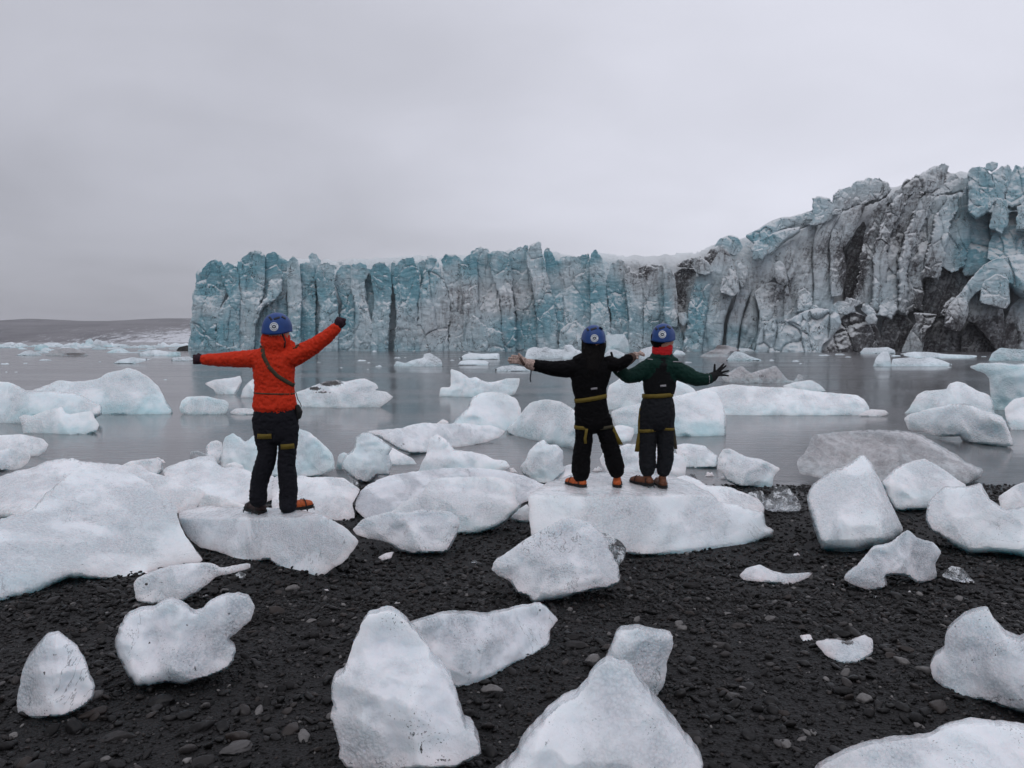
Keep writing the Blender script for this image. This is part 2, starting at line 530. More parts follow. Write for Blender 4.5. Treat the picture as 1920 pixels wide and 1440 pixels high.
def solid(name, out, mat, base=None, water=False, lean=.45, tf=.34, tb=.6, edge=.5, pw=2.6, facets=5, creases=(),
          rough=1.0, dip=0.0, flat=None, Yfix=None, blue=0.0, bluefoot=0.0, dirt=(), snow=1.0, parent=None, pbase=None,
          nmax=4200, dens=11.0, flute=0.0, seed=None, jag=1.0, chip=0.0, cup=0.0, tilt=0.0, attrfn=None, sm=1, drop=.12, keep=False):
    """out: outline in photograph pixels. The outline stands at its own distance (where its foot meets beach or
    water) and is given a front, a back, facets and relief in metres."""
    rs = np.random.default_rng(zlib.crc32((name + "%.1f %.1f" % tuple(out[0])).encode()) if seed is None else seed)
    seedv = rs.uniform(0, 100, 3)
    P = np.array(out, float)
    ymax = P[:, 1].max()
    w_px, h_px = np.ptp(P[:, 0]), np.ptp(P[:, 1])
    if base is None:
        j = P[:, 1].argmax()
        base = [(P[j, 0], ymax)]
    if dip:
        yb0 = max(b[1] for b in base)
        P[:, 1] += dip * h_px * np.clip((P[:, 1] - (yb0 - .42 * h_px)) / (.34 * h_px), 0, 1) ** 1.5
    P = chaikin(P, sm, .11)
    area = abs(np.dot(P[:, 0], np.roll(P[:, 1], -1)) - np.dot(P[:, 1], np.roll(P[:, 0], -1))) / 2
    n_in = float(np.clip(area / dens, 90, nmax))
    h = math.sqrt(area / n_in)
    P = resample(P, h)
    # uneven outline
    nrm = np.roll(P, -1, 0) - np.roll(P, 1, 0)
    nrm = np.stack([nrm[:, 1], -nrm[:, 0]], 1) / (np.linalg.norm(nrm, axis=1)[:, None] + 1e-9)
    L = min(w_px, h_px)
    q3 = np.stack([P[:, 0] / (L * .22), P[:, 1] / (L * .22), np.full(len(P), seedv[0])], 1)
    P = P + nrm * ((fbm(q3, 2, .6) * .011 + (1 - 2 * np.abs(perlin(q3 * 2.7 + 9))) * .0075 + perlin(q3 * 6.5) * .004) * L * jag)[:, None]
    # interior points
    x0, y0 = P.min(0); x1, y1 = P.max(0)
    gx, gy = np.meshgrid(np.arange(x0, x1, h), np.arange(y0, y1, h * .87))
    gx = gx + (np.arange(gx.shape[0]) % 2)[:, None] * h * .5
    q = np.stack([gx.ravel(), gy.ravel()], 1) + rs.uniform(-.16, .16, (gx.size, 2)) * h
    q = q[inside_poly(P, q)]
    dq = dist_poly(P, q)
    q = q[dq > .55 * h]
    nb = len(P)
    pts = [Vector(p) for p in np.vstack([P, q])]
    vo, _, fo, _, _, _ = delaunay_2d_cdt(pts, [(i, (i + 1) % nb) for i in range(nb)], [], 1, 1e-4)
    V2 = np.array([(v.x, v.y) for v in vo])
    T = np.array([f for f in fo if len(f) == 3], int)
    # orient triangles: front faces the viewer
    a_, b_, c_ = V2[T[:, 0]], V2[T[:, 1]], V2[T[:, 2]]
    cr = (b_[:, 0] - a_[:, 0]) * (c_[:, 1] - a_[:, 1]) - (b_[:, 1] - a_[:, 1]) * (c_[:, 0] - a_[:, 0])
    T[cr > 0] = T[cr > 0][:, ::-1]
    d = dist_poly(P, V2)
    ec = np.concatenate([T[:, [0, 1]], T[:, [1, 2]], T[:, [2, 0]]])
    es = np.sort(ec, 1)
    key = es[:, 0].astype(np.int64) * len(V2) + es[:, 1]
    uq, inv, cnt = np.unique(key, return_inverse=True, return_counts=True)
    bedge = ec[cnt[inv] == 1]
    isb = np.zeros(len(V2), bool); isb[bedge.ravel()] = True
    d[isb] = 0
    # distance of the standing sheet
    if Yfix is not None:
        Yb = np.full(len(V2), float(Yfix)); yb = np.full(len(V2), max(b[1] for b in base))
    else:
        Ys = [hit_ground(bx, by, water) for bx, by in base]
        if len(base) == 1:
            Yb = np.full(len(V2), Ys[0]); yb = np.full(len(V2), float(base[0][1]))
        else:
            t = (V2[:, 0] - base[0][0]) / (base[1][0] - base[0][0])
            t = np.clip(t, -.35, 1.35)
            Yb = Ys[0] + (Ys[1] - Ys[0]) * t
            yb = base[0][1] + (base[1][1] - base[0][1]) * t
    hp = np.clip(yb - V2[:, 1], 0, None)
    Y = Yb * (1 + lean * hp / F)
    if flat is not None:
        yf = flat
        hp0 = np.clip(yb - yf, 0, None)
        Y0 = Yb * (1 + lean * hp0 / F)
        z0 = CAMZ + ray(V2[:, 0], yf)[1] * Y0
        up = V2[:, 1] < yf
        zz = z0 + (yf - V2[:, 1]) * .0006
        Yf = (zz - CAMZ) / ray(V2[:, 0], V2[:, 1])[1]
        Y = np.where(up, Yf, Y)
    mpp = float(np.median(Y)) / F
    R = max(h * 1.2, edge * .5 * min(L, math.sqrt(area)))
    lowf = np.clip(1 - (V2[:, 1].max() - V2[:, 1]) / (.45 * max(1.0, h_px)), 0, 1)
    r = np.clip(d / (R * (1 - .55 * lowf)), 0, 1)
    prof = (1 - (1 - r) ** pw) ** (1 / pw)
    Tm = tf * .5 * L * mpp * 2
    Tb = tb * .5 * L * mpp * 2
    cen = V2.mean(0)
    rel = (V2 - cen) / L
    pl = np.stack([rel[:, 0] * 2.2, rel[:, 1] * 2.2, np.full(len(V2), seedv[1])], 1)
    wf = Tm * prof * (1 + .35 * fbm(pl, 2))
    for _ in range(facets):
        a = rs.uniform(-.35, math.pi + .35)
        s = rs.uniform(.45, 1.1) * Tm
        c0 = rs.uniform(.55, 1.0) * Tm
        plane = c0 + s * (rel[:, 0] * math.cos(a) + rel[:, 1] * math.sin(a)) * 1.6
        plane = np.maximum(plane, .06 * Tm * prof)
        kk = .035 * Tm
        hh = np.clip(.5 + .5 * (plane - wf) / kk, 0, 1)
        wf = plane * (1 - hh) + wf * hh - kk * hh * (1 - hh)
    for (ax, ay), (bx, by), amt in creases:      # step the ice back (amt, metres per pixel-ish) on the right of a->b
        e = np.array([bx - ax, by - ay]); el = np.linalg.norm(e); e = e / el
        sd_ = (V2[:, 0] - ax) * -e[1] + (V2[:, 1] - ay) * e[0]
        wf = wf - np.clip(sd_, 0, None) * mpp * amt
    wf = np.maximum(wf, .012 * Tm * (r > 0))
    wf[isb] = 0
    wb = Tb * (1 - (1 - np.clip(d / (R * 1.15), 0, 1)) ** 2) ** .5 * (1 + .3 * fbm(pl + 31, 2))
    wb[isb] = 0
    sheet = at(V2[:, 0], V2[:, 1], Y)
    toward = np.array([0, 0, CAMZ]) - sheet
    toward /= np.linalg.norm(toward, axis=1)[:, None]
    front = sheet + toward * wf[:, None]
    bdir = np.stack([ray(V2[:, 0], V2[:, 1])[0] * .95, np.ones(len(V2)), np.full(len(V2), -drop)], 1)
    back = sheet + bdir * wb[:, None]
    # relief
    S = L * mpp
    def relief(Q, amp):
        p = Q / S
        n1 = fbm(p * 3.2 + seedv, 3, .55)
        n2 = perlin(p * 13 + seedv)
        n3 = 1 - 2 * np.abs(perlin(p * 6.0 + seedv + 5))
        return (n1 * .020 + n2 * .004 + n3 * .006) * S * amp
    m = np.clip(d / (R * .7), .12, 1)
    rel_f = relief(front, rough) * m
    if flute:
        pf = np.stack([front[:, 0] - tilt * front[:, 2], front[:, 1] * .3, front[:, 2] * .10], 1) / (S * .16)
        rel_f = rel_f + (1 - 2 * np.abs(fbm(pf + seedv, 2))) * S * .03 * flute * m
    if cup:
        wq = np.stack([fbm(front / (S * .9) + seedv + 9 * i, 2) for i in range(3)], 1) * .45
        st = np.array([1, 1, 1.25])
        _, _, c1 = cells(front * st / (S * .62) + wq + seedv)
        _, _, c2 = cells(front * st / (S * .21) + wq * 1.6 + seedv + 23)
        _, _, c3 = cells(front * st / (S * .085) + wq * 3 + seedv + 51)
        zone = np.clip(.5 + 1.6 * fbm(front / (S * .8) + seedv + 77, 2), 0, 1)
        rel_f = rel_f + S * cup * (.22 * (c1 - .5) + .070 * (c2 - .5) * (.35 + .65 * zone) + .018 * (c3 - .5) * zone) * np.clip(d / (R * .55), 0, 1)
    if chip:
        wrp = np.stack([fbm(front / (S * 1.3) + seedv + 7 * i, 2) for i in range(3)], 1) * .55
        pc = front * np.array([1, .35, .38]) / (S * .42) + wrp
        cv_, cb_, _ = cells(pc + seedv)
        cv2, cb2, _ = cells(front * np.array([1, .5, .8]) / (S * .17) + wrp * 2 + seedv + 40)
        rel_f = rel_f + S * chip * (.16 * (cv_ - .5) - .12 * np.exp(-cb_ / .04) + .03 * (cv2 - .5)) * np.clip(d / (R * .35), .0, 1)
    front = front + toward * rel_f[:, None]
    back = back + np.array([0, 1, 0]) * (relief(back, rough) * m)[:, None]
    nv = len(V2)
    ids = np.full(nv, -1)
    ids[isb] = np.where(isb)[0]
    nbk = np.where(~isb)[0]
    ids[nbk] = nv + np.arange(len(nbk))
    V = np.vstack([front, back[nbk]])
    TT = np.vstack([T, ids[T][:, ::-1]])
    V2a = np.vstack([V2, V2[nbk]])
    if attrfn:
        attrs = attrfn(V2a, V)
    else:
        hh = np.clip((np.concatenate([yb, yb[nbk]]) - V2a[:, 1]) / max(1.0, h_px), 0, 1)
        nz = fbm(V / S * 2.5 + seedv, 3)
        bl = blue * (1 + .9 * nz) + bluefoot * np.clip(1 - hh / .42 + .5 * nz, 0, 1)
        dr = np.zeros(len(V2a))
        for dx_, dy_, rx_, ry_, am in dirt:
            dr = np.maximum(dr, am * np.exp(-((V2a[:, 0] - dx_) / rx_) ** 2 - ((V2a[:, 1] - dy_) / ry_) ** 2))
        attrs = {'blue': np.clip(bl, 0, 1), 'dirt': np.clip(dr, 0, 1)}
    if parent is not None:
        ob = new_mesh_obj(name, V, TT, mat, parent=parent, base=pbase, attrs=attrs, sharp=.9)
    else:
        b0 = V[V[:, 2].argmin()]
        ob = new_mesh_obj(name, V, TT, mat, sharp=.5, base=(float(V[:, 0].mean()), float(V[:, 1].mean()), float(b0[2])), attrs=attrs)
    if keep:
        ob_bvh = BVHTree.FromPolygons([Vector(v) for v in V], TT.tolist())
        return ob, ob_bvh
    return ob

def q(x0, y0, s, pts):
    return [(x0 + a / s, y0 + b / s) for a, b in pts]

# ================================================================== the setting
def grid_sheet(name, xs, ys, zfun, mat):
    X, Y = np.meshgrid(xs, ys)
    Z = zfun(X, Y)
    V = np.stack([X.ravel(), Y.ravel(), Z.ravel()], 1)
    nx, ny = len(xs), len(ys)
    i = (np.arange(ny - 1)[:, None] * nx + np.arange(nx - 1)[None, :]).ravel()
    T = np.stack([i, i + 1, i + nx + 1, i + nx], 1)
    o = new_mesh_obj(name, V, T, mat)
    o['kind'] = 'structure'
    return o
xs = np.concatenate([[-4000, -1500, -500, -150, -60, -30], np.arange(-16, 16.01, .16), [30, 60, 150, 500, 1500, 4000]])
ys = np.concatenate([[-60, -25, -12], np.arange(-4, 14.01, .12), [16, 20, 30, 60, 150, 500, 1500, 4000]])
beach = grid_sheet('beach', xs, ys, ground, M['bed'])
beach['label'] = 'black volcanic gravel beach sloping down to the lake'
wx = np.array([-4000, -1000, -250, -60, 0, 60, 250, 1000, 4000.])
wy = np.array([7.5, 15, 30, 60, 150, 500, 1500, 4000.])
lake = grid_sheet('lake_water', wx, wy, lambda X, Y: 0 * X, M['water'])
lake['label'] = 'still grey silty meltwater of the glacier lake'

# far hills and the white ice field at their foot
def hills_mat():
    k = NT('hill_rock')
    n = k.noise(.006, 6, .65, .3)
    st = k.noise(1.0, 5, .65, .2, vec=k.mapping((.02, .004, .05)))
    sn = k.attr('snow')
    col = k.mix(k.rng(n, .35, .65), (.040, .037, .044), (.125, .117, .125))
    f = k.noise(1.0, 7, .82, .3, vec=k.mapping((.075, .012, .16)))
    col = k.mix(k.rng(k.math('ADD', sn, k.math('MULTIPLY', k.math('SUBTRACT', f, .5), 3.6)), .50, .66), col, (.60, .62, .655))
    col = k.mix(k.rng(st, .62, .74, 0, .5), col, (.45, .46, .49))
    k.set(Base_Color=col, Roughness=.9, Normal=k.bump(f, .6, 6.0))
    return k.m
hx = np.linspace(-2600, 2600, 261)
hy = np.linspace(1750, 3700, 60)
def hz(X, Y):
    px = CXP + X / 2600 * F
    top = np.interp(px, [-700, -300, 0, 60, 130, 200, 260, 330, 420, 600, 2500], [604, 606, 601, 597, 601, 602, 599, 597, 599, 605, 600])
    ridge = CAMZ + (640 - top) / F * 2600
    t = np.clip((Y - 1800) / 800, 0, 1)
    sh = X.shape
    p = np.stack([X.ravel() / 260, Y.ravel() / 260, np.zeros(X.size)], 1)
    n = fbm(p, 4, .55).reshape(sh)
    return -2 + (ridge + 2) * (t ** .8) * (1 + .10 * n * (1 - t)) + 2.0 * n * (t >= 1)
hills = grid_sheet('hills', hx, hy, hz, hills_mat())
me = hills.data
co = np.zeros(len(me.vertices) * 3, np.float32); me.vertices.foreach_get('co', co); co = co.reshape(-1, 3)
pxh = CXP + co[:, 0] / co[:, 1] * F
low = np.clip(1 - co[:, 2] / 52, 0, 1)
sn = np.clip((pxh - 90) / 220, 0, 1) * low * .62 + np.clip((pxh - 290) / 60, 0, 1) * .20 + .20 * low + .04
a_ = me.attributes.new('snow', 'FLOAT', 'POINT'); a_.data.foreach_set('value', sn.astype(np.float32))

# ------------------------------------------------------------------ glacier front
GY = 160.0
G = empty('glacier', (40, GY, 0))
tag(G, 'towering blue and grey glacier front with fluted ice pillars rising from the lake', 'glacier')
GB = (40, GY, 0)
# where the wall carries dirt and where the ice shows dense blue (x, y, rx, ry, amount), photograph pixels as a chart of the wall
DIRT = [(760, 620, 70, 40, .55), (840, 600, 60, 60, .75), (905, 560, 60, 40, .6), (960, 560, 40, 45, .8), (1060, 520, 40, 30, .6),
        (700, 560, 50, 60, .35), (860, 545, 35, 20, .35), (1010, 540, 30, 30, .5), (1180, 505, 40, 30, .85), (1240, 500, 50, 40, .8),
        (1210, 560, 40, 60, .6), (1275, 560, 20, 60, 1.0), (1300, 500, 30, 30, .8), (1360, 560, 50, 70, .5), (1420, 520, 60, 60, .75),
        (1390, 600, 40, 30, .45), (1340, 480, 40, 20, .8), (1500, 480, 50, 90, .8), (1560, 480, 50, 100, .7), (1600, 520, 28, 60, 1.2),
        (1640, 430, 70, 80, .75), (1720, 400, 70, 80, .72), (1680, 520, 80, 90, .6), (1780, 330, 60, 40, .7), (1750, 530, 40, 70, .8),
        (1760, 590, 70, 40, 1.3), (1640, 640, 60, 40, 1.3), (1560, 640, 50, 30, 1.0), (1800, 640, 90, 32, 1.35), (1860, 620, 40, 50, .9),
        (1850, 640, 60, 25, 1.2), (1900, 600, 40, 50, .6), (390, 580, 50, 14, .55), (560, 545, 30, 30, .4), (520, 520, 20, 20, .5),
        (640, 640, 60, 20, .4), (1080, 600, 60, 30, .25), (930, 640, 30, 20, .4), (1460, 560, 40, 40, .7), (1480, 620, 60, 30, .35),
        (1700, 340, 60, 30, .6), (1610, 380, 50, 40, .55)]
BLUE = [(400, 520, 60, 60, .75), (460, 500, 40, 50, .8), (510, 490, 40, 40, .85), (400, 620, 70, 40, .6), (640, 590, 50, 60, .6),
        (600, 540, 40, 60, .6), (720, 520, 50, 50, .8), (780, 520, 50, 60, .75), (830, 480, 40, 30, .8), (890, 490, 40, 40, .7),
        (960, 490, 40, 40, .5), (1020, 580, 40, 60, .85), (960, 620, 60, 50, .8), (1035, 495, 25, 25, 1.0), (1110, 480, 40, 30, .7),
        (1110, 560, 50, 60, .75), (1160, 560, 40, 60, .7), (1200, 590, 60, 50, .6), (1250, 550, 20, 60, .85), (1305, 570, 28, 60, 1.0),
        (1420, 440, 60, 30, .7), (1520, 400, 60, 25, .6), (1620, 360, 60, 25, .5), (1840, 350, 40, 60, .6), (1880, 440, 60, 80, .5),
        (1830, 480, 60, 50, .7), (1900, 520, 50, 50, .5), (1720, 500, 25, 30, .7), (1590, 430, 25, 25, .6), (1790, 610, 25, 30, .5),
        (1380, 620, 30, 20, .7), (560, 610, 60, 50, .6), (680, 500, 40, 40, .6)]
def glacier_attr(shift=0.0, dadd=0.0, badd=0.0, snow=1.0):
    def fn(v2, V):
        nz = fbm(V * .16 + 3, 3)
        dr = np.full(len(v2), .22); bl = np.full(len(v2), .30)
        for x, y, rx, ry, a in DIRT:
            dr = np.maximum(dr, .0) + .8 * a * np.exp(-((v2[:, 0] - x) / rx) ** 2 - ((v2[:, 1] - y) / ry) ** 2)
        for x, y, rx, ry, a in BLUE:
            bl = np.maximum(bl, a * np.exp(-((v2[:, 0] - x) / rx) ** 2 - ((v2[:, 1] - y) / ry) ** 2))
        bl = bl - .25 * np.clip(dr - .5, 0, 1)
        return {'dirt': np.clip(dr * .9 + dadd + .12 * nz, 0, 1.25), 'blue': np.clip(bl + badd + .15 * nz, 0, 1),
                'snow': np.full(len(v2), snow)}
    return fn
def gpiece(name, out, dY=0.0, **kw):
    kw.setdefault('lean', .12)
    kw.setdefault('tf', .30); kw.setdefault('tb', 1.0); kw.setdefault('edge', .55); kw.setdefault('pw', 2.6)
    kw.setdefault('facets', 4); kw.setdefault('rough', 1.3); kw.setdefault('flute', .9); kw.setdefault('dens', 3.2); kw.setdefault('chip', .38)
    kw.setdefault('jag', 3.5); kw.setdefault('nmax', 5200); kw.setdefault('sm', 1)
    af = glacier_attr(dadd=kw.pop('dadd', 0.0), badd=kw.pop('badd', 0.0), snow=kw.pop('snow', 1.0))
    return solid(name, out, M['glacier'], Yfix=GY + dY, base=[(out[0][0], 658.5)], parent=G, pbase=GB, attrfn=af, drop=0.0, **kw)

Z1 = (340, 440, 3.692); Z2 = (820, 440, 3.692); Z3 = (1300, 290, 3.097)
# the ice body behind the pillars
body = [(352, 672), (366, 560), (372, 510), (420, 498), (520, 488), (640, 490), (780, 486), (880, 478), (1000, 470), (1060, 482), (1120, 478),
        (1180, 486), (1260, 482), (1310, 480), (1350, 460), (1400, 448), (1460, 426), (1520, 406), (1600, 380), (1680, 355), (1760, 330),
        (1830, 330), (1900, 326), (1990, 318), (2160, 300), (2330, 320), (2330, 676), (1500, 672), (800, 672)]
gpiece('ice_body', body, 4.5, tf=.02, tb=1.2, lean=.5, edge=.12, facets=0, nmax=14000, dens=18, rough=.5, chip=.10, flute=.12, jag=1.5, dadd=.0)
# snowy roof of the glacier running back
gpiece('ice_roof', [(1090, 500), (1120, 474), (1150, 478), (1180, 486), (1230, 484), (1270, 476), (1310, 475), (1345, 455), (1420, 470), (1420, 520), (1200, 520)],
       9, tf=.5, lean=2.2, flute=0, dadd=-.2, badd=-.3)
P1 = [
 ([(58,830),(65,700),(75,600),(85,470),(100,330),(150,240),(190,195),(235,172),(275,185),(300,260),(300,420),(262,540),(248,640),(245,830)], 1),
 ([(235,830),(245,640),(262,540),(300,470),(330,430),(285,330),(275,215),(320,198),(385,228),(400,370),(410,420),(402,560),(398,700),(405,830)], -1),
 ([(385,830),(400,560),(412,400),(395,300),(383,235),(395,185),(440,150),(480,122),(545,112),(575,150),(575,330),(562,440),(530,520),(512,620),(505,830)], 0),
 ([(500,830),(510,620),(560,490),(572,330),(570,180),(600,132),(640,122),(690,158),(745,188),(738,330),(728,420),(738,600),(745,830)], 3),
 ([(590,440),(610,330),(640,280),(690,270),(700,330),(690,400),(640,460),(560,500),(530,590),(500,620),(520,520)], -4),
 ([(732,830),(740,600),(735,400),(732,200),(770,148),(805,178),(822,250),(832,400),(828,620),(830,830)], -1),
 ([(815,830),(828,450),(815,280),(820,208),(862,186),(905,190),(925,260),(928,450),(935,830)], 2),
 ([(915,830),(925,600),(930,480),(922,300),(880,150),(905,125),(935,135),(965,185),(975,240),(975,500),(985,830)], 6),
 ([(935,830),(958,620),(962,520),(945,400),(925,268),(958,205),(1012,193),(1052,228),(1062,350),(1082,500),(1085,700),(1080,830)], -2),
 ([(1075,830),(1085,600),(1112,480),(1080,400),(1060,330),(1075,258),(1110,212),(1172,205),(1185,400),(1198,520),(1220,830)], 2),
 ([(1200,830),(1202,520),(1172,350),(1178,212),(1240,198),(1280,212),(1295,255),(1265,330),(1275,450),(1322,600),(1335,830)], -1),
 ([(1255,600),(1290,430),(1262,330),(1275,230),(1310,240),(1330,330),(1345,460),(1322,620),(1325,720)], 4),
 ([(1310,830),(1318,600),(1342,450),(1322,330),(1308,250),(1340,203),(1400,193),(1440,238),(1452,350),(1448,500),(1440,640),(1430,830)], -3),
 ([(1420,830),(1440,560),(1448,400),(1442,300),(1455,195),(1475,185),(1490,260),(1480,430),(1492,600),(1480,830)], 5),
 ([(1470,830),(1490,600),(1482,450),(1465,330),(1478,222),(1530,168),(1600,162),(1642,245),(1652,380),(1632,480),(1632,640),(1650,830)], -2),
 ([(1635,830),(1642,620),(1625,480),(1650,385),(1660,300),(1640,200),(1665,170),(1690,190),(1710,300),(1700,500),(1700,830)], 4),
 ([(1560,830),(1625,660),(1640,480),(1652,385),(1682,262),(1700,150),(1732,138),(1780,200),(1812,300),(1850,450),(1862,540),(1848,640),(1840,830)], 0),
]
P2 = [
 ([(70,830),(82,620),(92,480),(62,330),(28,170),(60,138),(130,148),(168,178),(180,330),(190,480),(210,640),(190,830)], 1),
 ([(165,830),(180,620),(175,400),(160,200),(200,155),(240,130),(268,190),(280,400),(285,500),(305,560),(290,700),(260,830)], -1),
 ([(258,830),(290,640),(278,500),(268,220),(232,122),(300,90),(352,108),(392,200),(402,320),(432,430),(450,600),(455,830)], 2),
 ([(440,830),(446,560),(432,430),(400,330),(370,220),(343,122),(420,113),(492,130),(512,280),(522,400),(542,560),(545,830)], -2),
 ([(535,830),(542,540),(512,300),(492,130),(560,93),(622,78),(642,250),(672,400),(692,600),(705,830)], 2),
 ([(690,830),(692,600),(662,380),(622,180),(638,74),(712,53),(732,150),(762,300),(802,450),(832,620),(835,830)], -3),
 ([(820,830),(812,550),(772,330),(738,130),(760,85),(795,130),(832,200),(852,330),(872,500),(902,650),(912,830)], 2),
 ([(890,830),(882,600),(850,420),(828,180),(858,155),(960,155),(1040,128),(1068,170),(1068,400),(1068,600),(1060,830)], 4),
 ([(1040,830),(1060,600),(1062,400),(1058,160),(1075,120),(1097,106),(1132,160),(1162,250),(1164,420),(1192,560),(1215,830)], 0),
 ([(1190,830),(1202,570),(1172,420),(1166,330),(1195,240),(1215,190),(1270,172),(1332,230),(1315,330),(1322,500),(1335,830)], 3),
 ([(1320,830),(1324,560),(1300,330),(1298,280),(1340,258),(1402,280),(1424,450),(1436,830)], 0),
 ([(1425,830),(1424,450),(1400,300),(1393,238),(1450,213),(1562,218),(1577,300),(1574,500),(1585,830)], 1),
 ([(1575,830),(1574,500),(1568,270),(1610,232),(1642,290),(1658,430),(1664,560),(1702,700),(1705,830)], -3),
 ([(1640,830),(1660,640),(1650,430),(1640,270),(1690,235),(1790,240),(1790,330),(1750,480),(1740,640),(1740,830)], 9),
 ([(1690,830),(1720,640),(1742,470),(1790,312),(1832,238),(1892,258),(1884,400),(1856,600),(1826,830)], -4),
 ([(180,830),(190,720),(215,590),(250,560),(300,600),(340,640),(440,680),(465,760),(470,830)], -8),
 ([(830,830),(860,650),(900,620),(960,600),(1020,650),(1050,740),(1060,830)], -6),
 ([(1560,500),(1620,505),(1665,560),(1672,640),(1600,640),(1575,590)], -6),
 ([(1668,540),(1720,535),(1735,590),(1705,640),(1680,610)], -9),
]
for i, (o, dy) in enumerate(P1):
    gpiece('ice_pillar', q(*Z1, o), dy * .45, sm=0, edge=.24, pw=3.2, tf=.24, badd=.12 * math.sin(i * 2.3) + .06, dadd=-.04)
for i, (o, dy) in enumerate(P2):
    gpiece('ice_pillar', q(*Z2, o), dy * .45, sm=0, edge=.24, pw=3.2, tf=.24, badd=.12 * math.sin(i * 2.3) + .04, dadd=.3 if dy == 9 else .06)
